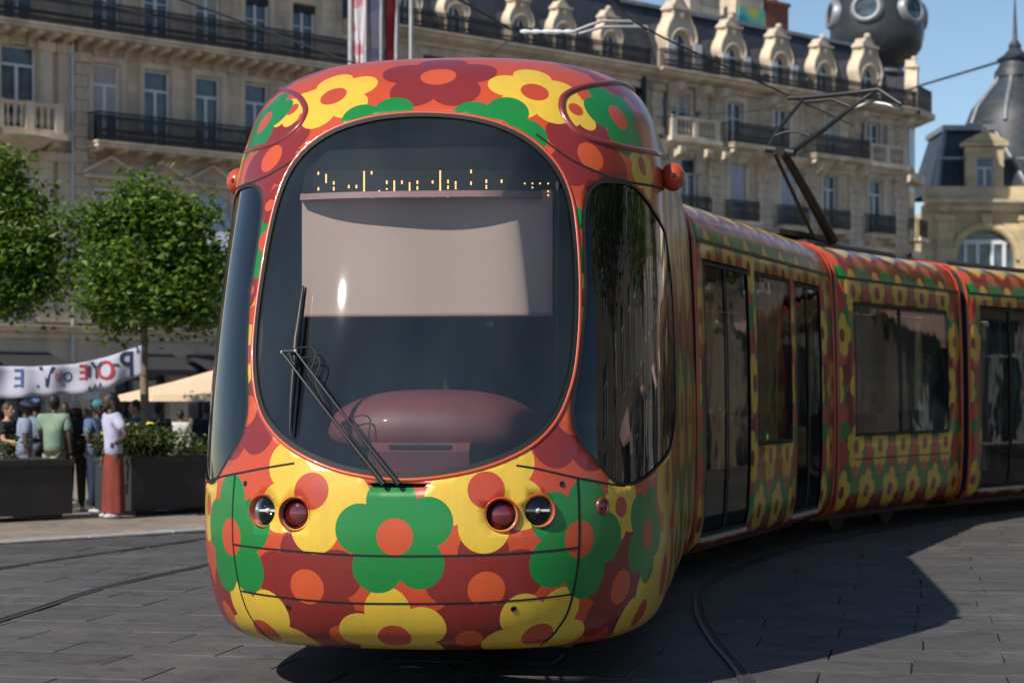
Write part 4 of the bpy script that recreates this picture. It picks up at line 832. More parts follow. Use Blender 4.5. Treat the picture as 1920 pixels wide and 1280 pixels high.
# ---------------- centre block
TC1=tpx(1213); VS=.935; B=block('stone_building',0,0,'stone building with dark mansard and small dormers behind the flagpoles'); B.scale=(1,1,VS); cols=[tpx(p) for p in (720,812,902,990,1068,1140,1190)]
rows=((4.05,2.2,'casement'),(6.9,2.3,'casement'),(10.08,2.6,'transom'),(13.72,2.0,'casement')); wins=[(c,z,1.1,h,s) for c in cols for z,h,s in rows]
wall(B,TL1+.01,TC1-.01,0,16.1,[(c-w/2,c+w/2,z,z+h) for c,z,w,h,_ in wins],M['stone2'])
for c,z,w,h,st in wins: window(B,c,z,w,h,st); surround(B,c,z,w,h)
for c in cols: bx=MB(); bx.box(c-.55,c+.55,.03,.13,15.42,15.715); bx.build('shade_box',M['iron'],B)
balcony(B,TL1+.2,TC1-.3,10.05,.8,1.2); balcony(B,TL1+.2,TC1-.3,13.66,.5,1.2); cornice(B,TL1+.01,TC1-.01,16.1,.55,.75); o=mansard(B,TL1+.01,TC1-.01,16.6,20.2); railing(B,TC1-TL1-.6,.8,.3,loc=(TL1+.3,-.45,16.66))
for p in (770,860,982,1062,1150): dormer(B,tpx(p),16.66,.78,y=.18)
MB().tube([(TC1-.35,-.15,0),(TC1-.35,-.15,16.2)],.12,8).build('downpipe',M['iron'],B,smooth=60)
# ---------------- right block with corner dome
TR1=tpx(1697); B=block('corner_building',0,0,'ornate corner building with scrolled dormers, mansard roof and bulbous dark dome'); B.scale=(1,1,VS); wins=[];ar=[]
top=[(1275,1.25),(1378,1.15),(1465,1.1),(1560,1.1),(1637,1.1)]; low=[1292,1383,1478,1556,1642]
for p,w in top: wins.append((tpx(p),13.66,w,2.05,'casement'))
for p in low: wins+= [(tpx(p),10.02,1.15,2.75,'shuttered' if p in (1383,1478) else 'transom'),(tpx(p),6.4,1.15,2.6,'casement'),(tpx(p),2.2,1.6,3.0,'casement')]
for p in (1247,1306,1616,1659): wins.append((tpx(p),13.95,.5,1.75,'casement'))
wall(B,TC1+.01,TR1,0,16.1,[(c-w/2,c+w/2,z,z+h) for c,z,w,h,_ in wins],M['stone2'])
for c,z,w,h,st in wins: window(B,c,z,w,h,st,frame='whitepaint' if w>.6 else 'bluegrey')
for p,w in top: surround(B,tpx(p),13.66,w,2.05,'flat')
for p in low: surround(B,tpx(p),10.02,1.15,2.75,'key'); balcony(B,tpx(p)-1.0,tpx(p)+1.0,10.0,.55,1.4,ch=.7); surround(B,tpx(p),6.4,1.15,2.6)
for p0,p1 in ((1346,1452),(1500,1604)): balcony(B,tpx(p0),tpx(p1),13.62,.95,1.5,ch=.8)
for p0,p1 in ((1240,1330),(1610,1682)): balustrade(B,tpx(p0),tpx(p1),13.62,.6)
for p in (1228,1338,1430,1518,1600,1685): pilaster(B,tpx(p),9.2,13.1,.95,True); pilaster(B,tpx(p),13.7,16.0,.6,True); pilaster(B,tpx(p),3.9,8.8,.95,True)
for p in (1338,1430,1518,1600,1685,1255,1305): 
    for z in (14.95,12.0): mobj('console',console_mesh(1.15,.7,.42,'trim'),B,(tpx(p),-.14,z))
cornice(B,TC1+.01,TR1,16.1,.55,.95,step=.95); cornice(B,TC1+.01,TR1,12.9,.5,.5,name='string_course'); cornice(B,TC1+.01,TR1,8.9,.4,.4,mod=False,name='string_course'); mansard(B,TC1+.01,TR1-.6,16.66,19.95); railing(B,TR1-TC1-.4,.85,.3,loc=(TC1+.2,-.8,16.68))
for i,(p,sc) in enumerate(((1277,1.12),(1374,.98),(1464,.98),(1546,.95),(1630,1.1))): dormer(B,tpx(p),16.66,sc,shut=i<3,y=.02)
# chamfered corner bay
cb=empty('corner_bay_axis',(0,0,0)); bpy.data.objects.remove(cb)
bay=MB(); X=TR1; pl=[(X,0),(X+1.9,.75),(X+3.1,2.4),(X+3.3,9),(X,9)]
bay.add([(x,y,0) for x,y in pl]+[(x,y,16.1) for x,y in pl],[(0,1,6,5),(1,2,7,6),(2,3,8,7),(5,6,7,8,9)]); bay.build('corner_wall',M['stone2'],B)
def ringp(z0,z1,off,name,mat):
    q=[(X-.001,-off),(X+1.9+off*.5,.75-off),(X+3.1+off,2.4-off*.4),(X+3.3+off,9)]; o=MB(); o.add([(x,y,z0) for x,y in q]+[(x,y,z1) for x,y in q]+[(X,9,z0),(X,9,z1)],[(0,1,5,4),(1,2,6,5),(2,3,7,6),(4,5,6,7,9),(3,2,1,0,8)]); return o.build(name,M[mat],B)
ringp(16.1,16.35,.35,'corner_cornice','trim'); ringp(16.352,16.65,.9,'corner_cornice','trim'); ringp(12.9,13.4,.45,'corner_string','trim'); ringp(8.9,9.3,.4,'corner_string','trim')
def angled(px0,py0,ang): e=bpy.data.objects.new('corner_window',None); return e
ang=math.atan2(.75,1.9)
for z,h in ((13.75,2.0),(10.02,2.7),(6.4,2.6)):
    q=MB(); q.box(-.62,.62,-.06,.03,-.1,h+.18); q.box(-.5,.5,-.075,-.061,0,h,1); q.box(-.05,.05,-.09,-.0751,0,h,2); o=q.build('window',[M['trim'],M['pane'],M['whitepaint']],B,(X+.98,.38,z),ang)
q=MB(); q.box(-.9,.9,-.75,.02,-.2,0); o=q.build('balcony',M['trim'],B,(X+.98,.38,10.0),ang); railing(o,1.7,.95,.6,loc=(-.85,-.65,0)); 
for (x,y,a,L) in ((X+.0,-.8,ang*.9,2.35),(X+2.25,.15,math.atan2(1.65,1.2),2.2)): railing(B,L,1.2,.02,loc=(x,y,16.66)).rotation_euler=(0,0,a)
cr_roof=MB(); cr_roof.add([(X-.6,.6,16.66),(X+1.7,1.3,16.66),(X+2.7,2.8,16.66),(X+2.7,8,16.66),(X-.6,1.75,20.05),(X+.9,2.3,20.05),(X+1.5,3.2,20.05),(X+1.5,8,20.05)],[(0,1,5,4),(1,2,6,5),(2,3,7,6),(4,5,6,7)]); cr_roof.build('corner_roof',M['slate'],B)
d=dormer(B,X+2.0,16.66,.95,y=.75); d.rotation_euler=(0,0,ang*1.5)
# dome
dc=at(1644,75,113.); dcl=Vector(((dc-FP).dot(FD),(dc-FP).dot(Vector((-FD.y,FD.x,0))),0)); 
dm=MB(); dm.lathe([(1.9,16.8),(1.75,18.2),(1.5,19.6),(1.6,19.9),(1.35,20.2),(1.4,20.7),(1.9,21.1),(2.4,21.8),(2.55,22.6),(2.5,23.6),(2.3,24.8),(1.9,26.0),(1.35,27.0),(.8,27.7),(.5,28.3),(.5,29),(0,29.4)],36,(dcl.x,dcl.y,0)); dome=dm.build('dome',M['zincdark'],B,smooth=40)
for z_,r_ in ((19.85,1.66),(20.4,1.5)): MB().tube([(dcl.x+r_*math.cos(a),dcl.y+r_*math.sin(a),z_) for a in np.linspace(0,2*math.pi,32,endpoint=False)],.11,6,closed=True).build('dome_moulding',M['zinc'],dome,smooth=60)
vdir=Vector((-dc.x,-dc.y,0)).normalized(); vl=Vector((vdir.dot(FD),vdir.dot(Vector((-FD.y,FD.x,0))),0)); a0=math.atan2(vl.y,vl.x)
for da_ in (-.22,.86,-1.3,1.95):
    a=a0+da_; n=Vector((math.cos(a),math.sin(a),0)); c=Vector((dcl.x,dcl.y,23.8))+n*2.42; q=Vector((n.x,n.y,.12)).normalized().to_track_quat('Z','Y').to_matrix().to_4x4(); q.translation=c
    o=MB().lathe([(.58,.18),(.62,.24),(.72,.26),(.84,.2),(.92,.0),(1.0,-.35)],24).build('oculus',M['zinc'],dome,smooth=50); o.matrix_local=q; g_=MB(); g_.lathe([(0,.12),(.58,.12)],20); p_=g_.build('pane',M['pane'],o); bb=MB(); bb.box(-.55,.55,-.025,.025,.125,.15); bb.box(-.025,.025,-.55,.55,.126,.151); bb.build('glazing_bar',M['iron'],o)
# chimneys and rooftop panel
def chimney(p0,p1,ptop,pbot,mat,pots,y=2.6):
    x0,x1=tpx(p0),tpx(p1); z1=zpx((p0+p1)/2,ptop)/VS+.3; z0=18.6; c=MB(); c.box(x0,x1,y,y+1.1,z0,z1); c.box(x0-.08,x1+.08,y-.08,y+1.18,z1,z1+.2); o=c.build('chimney',M[mat],B)
    for i in range(pots): k=MB().lathe([(.14,0),(.12,.6),(.15,.65)],10,(x0+(x1-x0)*(i+.5)/pots,y+.5,z1+.2)).build('chimney_pot',M['brick'],o,smooth=50)
    return o
chimney(1376,1432,-22,40,'stone2',3); 
c=chimney(1462,1514,-14,60,'stone2',2); chimney(1519,1560,8,70,'brick',2)
m,t,b=newmat('rooftop_poster'); tc=nd(t,'ShaderNodeTexCoord').outputs['Object']; f=noise(t,.9,5,tc); n=nd(t,'ShaderNodeValToRGB'); lk(t,f,n.inputs[0]); e=n.color_ramp.elements; e[0].position=.36; e[0].color=(.02,.22,.30,1); e[1].position=.66; e[1].color=(.62,.55,.08,1); x=e.new(.48); x.color=(.10,.48,.50,1); x=e.new(.56); x.color=(.25,.5,.2,1); lk(t,n.outputs[0],b.inputs['Base Color']); b.inputs['Roughness'].default_value=.6
x0,x1=tpx(1463),tpx(1513); q=MB(); q.box(x0,x1,2.45,2.5,zpx(1488,44)/VS,zpx(1488,3)/VS); q.build('poster_panel',m,c)
# ---------------- far right pavilion
YR=119.; kx=YR/F; B=empty('pavilion',(0,YR,0),0,'sunlit cream stone pavilion with big arched window and slate dome','building')
fx=lambda px:(px-960)*kx; fz=lambda py:CZ+(HY-py)*kx
r=fx(1903)-fx(1848); arch=[(fx(1848)-r,fz(560)),(fx(1848)+r,fz(560)),(fx(1848)+r,fz(487))]+[(fx(1848)+r*math.cos(math.pi*i/16),fz(487)+r*math.sin(math.pi*i/16)) for i in range(1,16)]+[(fx(1848)-r,fz(487))]
out=[(fx(1730),0),(fx(2300),0),(fx(2300),fz(385)),(fx(1730),fz(385))]; o=plate(out,arch,0,.5); o.add([(fx(1758),0,0),(fx(1758),14,0),(fx(1758),14,fz(385)),(fx(1758),0,fz(385))],[(1,0,3,2)]); o.build('wall',M['cream'],B)
gl=MB(); gl.add([(a,.4,c) for a,c in arch],[tuple(range(len(arch)))]); gw=gl.build('arched_window',M['pane'],B); k=MB(); 
for p in (1812,1835,1862,1885): k.box(fx(p)-.1,fx(p)+.1,.25,.39,fz(560),fz(452))
k.box(fx(1806),fx(1892),.24,.38,fz(457),fz(449)); k.box(fx(1800),fx(1897),.24,.38,fz(515),fz(510)); k.build('frame',M['whitepaint'],gw)
MB().tube([(fx(1848)+(r+.25)*math.cos(math.pi*i/20),-.05,fz(487)+(r+.25)*math.sin(math.pi*i/20)) for i in range(21)],.26,8).build('arch_moulding',M['cream'],B,smooth=60); MB().prism([(fx(1841),fz(425)),(fx(1856),fz(425)),(fx(1860),fz(402)),(fx(1837),fz(402))],-.4,.0).build('keystone',M['cream'],B)
for p in (1771,1925): pilaster(B,fx(p),0,fz(405),.9,False,.3,'cream')
c=MB(); c.prismx([(.02,fz(398)),(-.3,fz(396)),(-.5,fz(386)),(-1.0,fz(382)),(-1.05,fz(376)),(.02,fz(376))],fx(1732),fx(2300)); c.build('cornice',M['trim'],B); c=MB(); c.box(fx(1732),fx(2300),-.3,.5,fz(376)+.003,fz(350)); c.build('parapet',M['cream'],B)
rf=MB(); rf.add([(fx(1760),.2,fz(352)),(fx(1930),.2,fz(352)),(fx(1882),2.3,fz(236)),(fx(1787),2.3,fz(236)),(fx(1760),9,fz(352)),(fx(1930),9,fz(352)),(fx(1882),7,fz(236)),(fx(1787),7,fz(236))],[(0,1,2,3),(1,5,6,2),(5,4,7,6),(4,0,3,7),(3,2,6,7)]); ro=rf.build('roof',M['slate'],B)
for a,b_ in (((1760,352),(1787,236)),((1930,352),(1882,236))): MB().tube([(fx(a[0]),.15,fz(a[1])),(fx(b_[0]),2.25,fz(b_[1]))],.16,6).build('hip_trim',M['zinc'],ro,smooth=60)
MB().box(fx(1782),fx(1888),2.0,7.2,fz(236),fz(226)).build('roof_kerb',M['zinc'],ro); MB().box(fx(1764),fx(1925),.1,.5,fz(298),fz(294)).build('roof_band',M['zinc'],ro)
dr=MB(); hw=fx(1866)-fx(1845); xo=fx(1845); hole=[(xo-.5,fz(372)),(xo+.5,fz(372)),(xo+.5,fz(296)),(xo-.5,fz(296))]; ol=[(xo-1.05,fz(376)),(xo+1.05,fz(376)),(xo+1.05,fz(276)),(xo-1.05,fz(276))]
dr=plate(ol,hole,-.35,.4); dr.box(xo-1.3,xo+1.3,-.55,.4,fz(275),fz(268)); dr.prism([(xo-1.3,fz(267)),(xo+1.3,fz(267)),(xo+.4,fz(252)),(xo,fz(249)),(xo-.4,fz(252))],-.5,.4); dr.ell((xo,-.3,fz(247)),(.2,.2,.25),8,6); dd=dr.build('dormer',M['cream'],B); MB().box(xo-1.0,xo+1.0,.401,3,fz(375),fz(270)).build('dormer_cheek',M['slate'],dd); window(dd,xo,fz(372),1.0,fz(296)-fz(372),'transom',-.1)
k2=(YR+6.5)/F; fz=lambda py:CZ+(HY-py)*k2; xd=(1903-960)*k2; dm=MB(); dm.lathe([(3.1,fz(350)),(3.0,fz(236)),(2.6,fz(205)),(1.95,fz(180)),(1.35,fz(160)),(1.15,fz(148)),(1.25,fz(146)),(1.2,fz(135)),(1.0,fz(126)),(.9,fz(118)),(1.1,fz(112)),(.7,fz(104)),(.35,fz(92)),(.4,fz(86)),(.15,fz(75)),(.07,fz(20)),(0,fz(-30))],28,(xd,6.5,0)); do=dm.build('dome',M['slate'],B,smooth=40)
for a in (-2.0,-1.2,-2.8): MB().tube([(xd+q*math.cos(a),6.5+q*math.sin(a),z) for q,z in ((3.05,fz(236)),(2.65,fz(205)),(2.0,fz(180)),(1.4,fz(160)),(1.2,fz(148)))],.13,6).build('dome_rib',M['zinc'],do,smooth=60)
# ---------------- building across the tracks, mirrored in the tram's windows
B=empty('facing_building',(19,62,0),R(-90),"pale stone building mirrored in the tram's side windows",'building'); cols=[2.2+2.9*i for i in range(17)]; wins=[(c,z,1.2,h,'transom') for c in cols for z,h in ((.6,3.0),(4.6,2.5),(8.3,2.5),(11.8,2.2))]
wall(B,0,51,0,15,[(c-w/2,c+w/2,z,z+h) for c,z,w,h,_ in wins],stone('darkened_stone',(.26,.23,.20)))  # stone colour darkened so the tram windows mirror it weakly
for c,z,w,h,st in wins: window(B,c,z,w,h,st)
cornice(B,0,51,15,.5,.7,mod=False); mansard(B,0,51,15.5,18.2)
for c in cols[2::3]: a=MB(); a.prismx([(-.02,3.9),(-2.2,3.1),(-2.2,2.9),(-2.15,2.9),(-2.15,3.05),(-.02,3.82)],c-1.3,c+1.3); a.build('awning',M['blind'],B)
# ================================================================ trees
def leafmat(name,c):
    m,t,b=newmat(name); tc=nd(t,'ShaderNodeTexCoord').outputs['Object']; g_=nd(t,'ShaderNodeNewGeometry').outputs['Random Per Island']
    col=ramp(t,g_,.0,1.0,tuple(x*.55 for x in c)+(1,),(c[0]*1.7,c[1]*1.45,c[2]*1.1,1)); lk(t,col,b.inputs['Base Color']); b.inputs['Roughness'].default_value=.5; b.inputs['Specular IOR Level'].default_value=.4
    tr=nd(t,'ShaderNodeBsdfTranslucent'); lk(t,mixc(t,.5,col,(c[0]*2.2,c[1]*2.0,c[2]*.6)),tr.inputs[0]); mx=nd(t,'ShaderNodeMixShader'); mx.inputs[0].default_value=.36; lk(t,b.outputs[0],mx.inputs[1]); lk(t,tr.outputs[0],mx.inputs[2]); lk(t,mx.outputs[0],t.nodes['Material Output'].inputs[0]); return m
M['leaf']=leafmat('tree_leaf',(.075,.15,.02)); M['shrubleaf']=leafmat('shrub_leaf',(.045,.075,.02)); M['bark']=simple('bark',(.20,.155,.11),.9,0,.3,12,.3,0,.6)
M['yellowpetal']=simple('yellow_petal',(.65,.55,.06),.7)
def leaves(blobs,n,size,shell=.55):
    vol=np.array([r[0]*r[1]*r[2] for _,r in blobs])**.8; vol/=vol.sum(); ks=rng.choice(len(blobs),n,p=vol)
    C=np.array([b[0] for b in blobs])[ks]; Rr=np.array([b[1] for b in blobs])[ks]
    d=rng.normal(size=(n,3)); d/=np.linalg.norm(d,axis=1,keepdims=True); rad=np.where(rng.random(n)<shell,rng.uniform(.8,1.08,n),rng.random(n)**.5)
    # leaves sit in sprays: quantise directions so that gaps open between clumps
    P=C+d*Rr*rad[:,None]; clump=rng.normal(size=(max(8,n//48),3)); 
    ci=rng.integers(0,len(clump),n); anchors=P[rng.integers(0,n,len(clump))]; P=np.where((rng.random(n)<.84)[:,None],anchors[ci]+rng.normal(size=(n,3))*size*np.array([2.1,2.1,1.3]),P)
    ax=rng.normal(size=(n,3)); ax[:,2]*=.5; ax/=np.linalg.norm(ax,axis=1,keepdims=True); up=rng.normal(size=(n,3))*.6+np.array([-.3,-.3,.8]); sd=np.cross(ax,up); sd/=np.linalg.norm(sd,axis=1,keepdims=True); nn=np.cross(sd,ax)
    L=size*rng.uniform(.7,1.35,n)[:,None]; W=L*.62; V=np.stack([P-ax*L*.5,P+sd*W*.5+nn*L*.12,P+ax*L*.55-nn*L*.1,P-sd*W*.5+nn*L*.12],1).reshape(-1,3)
    return V,np.arange(4*n).reshape(-1,4)
def leafobj(name,V,Fq,mat,parent):
    me=bpy.data.meshes.new(name); me.from_pydata(V.tolist(),[],Fq.tolist()); me.materials.append(mat); me.update(); return mobj(name,me,parent)
def tree(label,base,fork,r0,blobs,n,size,group=None,name='young_tree'):
    t=empty(name,base,0,label,'tree',group); b=Vector(base); f=Vector(fork)-b; o=MB()
    o.tube([(0,0,0),(f.x*.3+.01,f.y*.3,f.z*.35),(f.x*.7-.01,f.y*.7,f.z*.7),tuple(f)],[r0*1.15,r0,r0*.92,r0*.8],10)
    for c,r in blobs:
        c=Vector(c)-b; mid=f.lerp(c,.5)+Vector((random.uniform(-.1,.1),random.uniform(-.1,.1),random.uniform(0,.12)))*r0*10; o.tube([tuple(f-Vector((0,0,.05))),tuple(mid),tuple(c)],[r0*.55,r0*.35,r0*.12],6)
        for _ in range(3):
            e=c+Vector((random.uniform(-1,1)*r[0],random.uniform(-1,1)*r[1],random.uniform(-.3,1)*r[2]))*.8; o.tube([tuple(mid.lerp(c,random.random())),tuple(e)],[r0*.18,r0*.05],5)
    o.build('trunk',M['bark'],t,smooth=60); V,q=leaves(blobs,n,size); V=V-np.array(base); leafobj('crown',V,q,M['leaf'],t); return t
def bl(px,py,Y,rp,rz=None): c=at(px,py,Y); k=Y/F*.78; return ((c.x,c.y,c.z),(rp*k,rp*k,(rz or rp)*k))
TY=28.4; b1=at(273,740,TY)
blobs=[bl(265,392,TY,62,55),bl(200,430,TY+.2,58,50),bl(345,420,TY-.1,62,55),bl(160,500,TY,42,46),bl(225,510,TY-.4,72,62),bl(310,500,TY+.4,85,75),bl(385,500,TY,48,62),bl(190,570,TY,44,34),bl(280,568,TY-.3,70,40),bl(360,570,TY,52,42),bl(215,612,TY+.1,26,14)]
tree('young tree with straight pale trunk rising from the planter right of the banner',(b1.x,TY,0),(b1.x-.02,TY,2.7),.062,blobs,12000,.10,'young trees on the terrace')
b2=at(-15,740,TY+.3); TY2=TY+.3
blobs=[bl(-10,340,TY2,62,60),bl(40,400,TY2,60,55),bl(-80,420,TY2,80,70),bl(62,455,TY2-.3,46,48),bl(10,480,TY2-.2,85,70),bl(78,515,TY2,34,34),bl(45,545,TY2,50,40),bl(-40,560,TY2,80,40)]
tree('young tree whose crown hangs over the left end of the banner',(b2.x,TY2,0),(b2.x,TY2,2.9),.065,blobs,10000,.10,'young trees on the terrace')
for i,(x,y,lab) in enumerate(((9.2,13.5,'tall plane tree across the tracks mirrored in the curved cab window'),(12.5,23,'tall plane tree mirrored in the glass of the first door module'),(14.5,37,'tall plane tree mirrored in the windows behind the pantograph'))):
    bs=[((x+random.uniform(-2,2),y+random.uniform(-2,2),random.uniform(5.2,9)),(1.7,1.7,1.3)) for _ in range(9)]; tree(lab,(x,y,0),(x+.2,y,4.3),.22,bs,5200,.22,None,'plane_tree')
# ================================================================ planters, kerbside
M['planter']=simple('anthracite_planter',(.030,.031,.033),.55,0,.15,3)
A0=gnd(0,981); A1=gnd(385,962); ad=A1-A0; ad.z=0; al=ad.length; ad.normalize(); aang=math.atan2(ad.y,ad.x); ann=Vector((-ad.y,ad.x,0))
def along(px):   # distance along the planter line for a pixel column
    k=(px-960)/F; return (k*A0.y-A0.x)/(ad.x-ad.y*k)
def planter(s0,s1,label,flowers):
    p=A0+ad*s0; L=s1-s0; o=empty('planter',(p.x,p.y,0),aang,label,'planter','dark planters along the terrace'); m_=MB(); m_.box(0,L,0,.85,.08,.70); m_.box(-.02,L+.02,-.02,.87,.70,.77)
    m_.build('box',M['planter'],o)
    for x in np.linspace(.25,L-.25,max(2,int(L/1.2)+1)): MB().box(x-.14,x+.14,.06,.8,0,.08).build('foot',M['black'],o)
    MB().box(.05,L-.05,.05,.8,.765,.785).build('soil',simple('soil',(.05,.035,.025),.95),o); return o,p,L
def shrub(s0,s1,h,label,yel,n=1500,group=None):
    p=A0+ad*((s0+s1)/2)+ann*.42; o=empty('flowering_shrub',(p.x,p.y,.78),aang,label,'shrub',group); L=s1-s0
    bs=[((random.uniform(-L/2,L/2),random.uniform(-.25,.25),random.uniform(.05,h*.7)),(.18,.18,.16)) for _ in range(int(8*L)+2)]; V,q=leaves(bs,n,.07); V[:,2]=np.maximum(V[:,2],.01); leafobj('foliage',V,q,M['shrubleaf'],o)
    st=MB(); [st.tube([(x,y,0),(x+random.uniform(-.1,.1),y,h*.9)],[.008,.004],5) for x,y in ((random.uniform(-L/2,L/2),random.uniform(-.2,.2)) for _ in range(6))]; st.build('stem',M['bark'],o)
    if yel: V,q=leaves([((c[0],c[1],c[2]+.1),(.2,.2,.14)) for c,_ in bs],yel,.075,.9); leafobj('blossom',V,q,M['yellowpetal'],o)
s136=along(136); s246=along(246)
planter(-2.2,s136,'dark planter in front of the people under the banner',0); planter(s246,s246+2.6,'dark planter beside the standing woman in the rust skirt',0)
shrub(along(255),along(355),.42,'leafy shrub with yellow blossoms around the pale tree trunk',60,1700); shrub(along(-40),along(45),.14,'low green plant at the corner of the planter under the banner',14,600); shrub(along(360),along(460),.22,'small dull green plant at the tram end of the planter',8,500)
# ================================================================ banner
M['banner']=simple('banner_cloth',(.36,.36,.44),.9,0,.08,2); BYY=27.9; N=26
tops=[(-60,684),(0,686),(60,687),(140,682),(200,669),(266,647)]; bots=[(-60,746),(0,747),(80,743),(150,737),(205,727),(266,703)]
def edge(e,px): return float(np.interp(px,[q[0] for q in e],[q[1] for q in e]))
bn=MB(); V=[]; K=7
bz=lambda px,v: BYY+.035*math.sin(px*.11)+.03*math.sin(px*.043+v*3)
for i in range(N*2+1):
    px=-60+326*i/(N*2); a,b_=edge(tops,px),edge(bots,px)
    for j in range(K): v=j/(K-1); V.append(at(px,a+(b_-a)*v,bz(px,v)))
bo=empty('banner',tuple(at(100,715,BYY)),0,'white cloth banner with reversed painted letters tied to a tree trunk','banner'); org=bo.location
bn.add([tuple(Vector(v)-org) for v in V],[(i*K+j,(i+1)*K+j,(i+1)*K+j+1,i*K+j+1) for i in range(N*2) for j in range(K-1)]); cl=bn.build('cloth',M['banner'],bo,smooth=60); cl.modifiers.new('t','SOLIDIFY').thickness=.004
MB().tube([at(266,647,BYY)-org,at(273,640,TY-.07)-org],.008,5).build('tie_rope',M['black'],bo); MB().tube([at(266,703,BYY)-org,at(273,706,TY-.07)-org],.008,5).build('tie_rope',M['black'],bo)
inks={'n':simple('navy_ink',(.018,.025,.075),.8),'b':simple('blue_ink',(.03,.075,.19),.8),'r':simple('red_ink',(.30,.02,.03),.8),'k':simple('grey_ink',(.05,.05,.07),.8),'p':simple('faded_red_ink',(.45,.14,.17),.8)}
for ch,px,py,hp,ink,mir,bold in (('E',35,709,34,'b',1,1.5),('V',88,707,38,'n',0,3),('U',110,706,18,'p',0,1.5),('O',127,706,18,'b',0,2.2),('E',156,698,28,'r',1,2),('I',168,697,22,'k',0,1),('Y',181,694,30,'n',0,2),('O',198,694,36,'r',0,4.0),('-',217,684,20,'k',0,2),('P',237,682,46,'n',1,2),('A',168,728,10,'k',0,1),('A',178,725,10,'k',0,1),('A',188,722,10,'k',0,1),('.',71,724,16,'k',0,1)):
    tv,tf=text_verts(ch,1.0); xs=[v[0] for v in tv]; zs=[v[1] for v in tv]; cx_=(min(xs)+max(xs))/2; cz_=(min(zs)+max(zs))/2; hh=max(max(zs)-min(zs),.4); lt=MB()
    for off in ((0,0),(bold*.4,.6),(-bold*.4,-.4),(bold*.2,-.8)):
        vv=[]
        for v in tv:
            dx=(v[0]-cx_)/hh*hp*(-1 if mir else 1)*.85; dz=(v[1]-cz_)/hh*hp; q=(px+dx+off[0],py-dz+off[1]); t_=(q[1]-edge(tops,q[0]))/(edge(bots,q[0])-edge(tops,q[0])); vv.append(at(q[0],q[1],bz(q[0],t_)-.012-.0008*len(lt.f)/max(1,len(tf)))-org)
        lt.add([tuple(v) for v in vv],tf)
    lt.build('letter',inks[ink],bo)
# ================================================================ parasol, sign, flags
def parasol(px,Y,rad,ze,za,label,rot):
    c=at(px,740,Y); o=empty('parasol',(c.x,Y,0),rot,label,'parasol'); n=8; cn=MB(); ring=[(rad*math.cos(2*math.pi*i/n),rad*math.sin(2*math.pi*i/n),ze) for i in range(n)]; mid=[(x*.5,y*.5,ze+(za-ze)*.46) for x,y,_ in ring]; low=[(x,y,ze-.10) for x,y,_ in ring]
    cn.add([(0,0,za)]+mid+ring+low,[(0,1+i,1+(i+1)%n) for i in range(n)]+[(1+i,1+n+i,1+n+(i+1)%n,1+(i+1)%n) for i in range(n)]+[(1+n+i,1+2*n+i,1+2*n+(i+1)%n,1+n+(i+1)%n) for i in range(n)])
    cn.build('canopy',simple('cream_canvas',(.66,.50,.33),.9,0,.06,2),o); MB().tube([(0,0,0),(0,0,za+.05)],.03,8).build('pole',M['galv'],o); MB().box(-.3,.3,-.3,.3,0,.08).build('base',M['black'],o)
    for q in ring: MB().tube([(0,0,za-.04),(q[0]*.97,q[1]*.97,ze-.02)],.012,5).build('rib',M['galv'],o)
parasol(425,33.5,1.72,1.60,2.06,'cream canvas parasol behind the pale tree trunk',.2)
sgn=empty('hanging_sign',tuple(at(171,742,30.)),0,'small blank white sign hanging below the banner','sign'); MB().bbox(-.11,.11,-.02,.02,-.05,.05,.01).build('board',M['whitepaint'],sgn); MB().tube([(0,.025,-1.55),(0,.025,.1)],.012,6).build('post',M['iron'],sgn)
FY=46.; fl=simple
flagc=[('pink',(.55,.22,.26)),('pale blue and pink',(.42,.38,.55)),('red',(.50,.06,.06))]
for i,px in enumerate((657,686,716,744,771)):
    c=at(px,740,FY+i*.5); p=MB(); p.tube([(0,0,0),(0,0,7),(0,0,13.5)],[.075,.065,.045],12); p.ell((0,0,13.55),(.08,.08,.08),10,6)
    o=empty('flagpole',(c.x,c.y,0),0,('flagpole of grey metal carrying the %s flag'%flagc[i][0]) if i<3 else ('bare grey metal flagpole standing next to the red flag' if i==3 else 'bare grey metal flagpole beyond the other bare one, farthest from the flags'),'flagpole','flagpoles in front of the stone buildings'); p.build('pole',M['galv'],o,smooth=60); MB().lathe([(.16,0),(.16,.05),(.09,.08)],12).build('base_plate',M['iron'],o)
    if i<3:
        f=MB(); n=10; V=[]
        for a in range(n+1):
            for b_ in range(5): V.append((.09+b_*.055+.03*math.sin(a*.8+b_),.05*math.sin(b_*2.2+a*.3),12.9-a*.44+.03*b_))
        f.add(V,[(a*5+b_,a*5+b_+1,(a+1)*5+b_+1,(a+1)*5+b_) for a in range(n) for b_ in range(4)]); m,t,b=newmat('flag_cloth'); tc=nd(t,'ShaderNodeTexCoord').outputs['Object']; cc=flagc[i][1]
        lk(t,ramp(t,noise(t,2.5,2,tc),.45,.52,cc+(1,),((.6,.55,.6,1) if i<2 else (.35,.03,.04,1))),b.inputs['Base Color']); b.inputs['Roughness'].default_value=.9; fo=f.build('flag',m,o,smooth=60); fo.modifiers.new('t','SOLIDIFY').thickness=.004
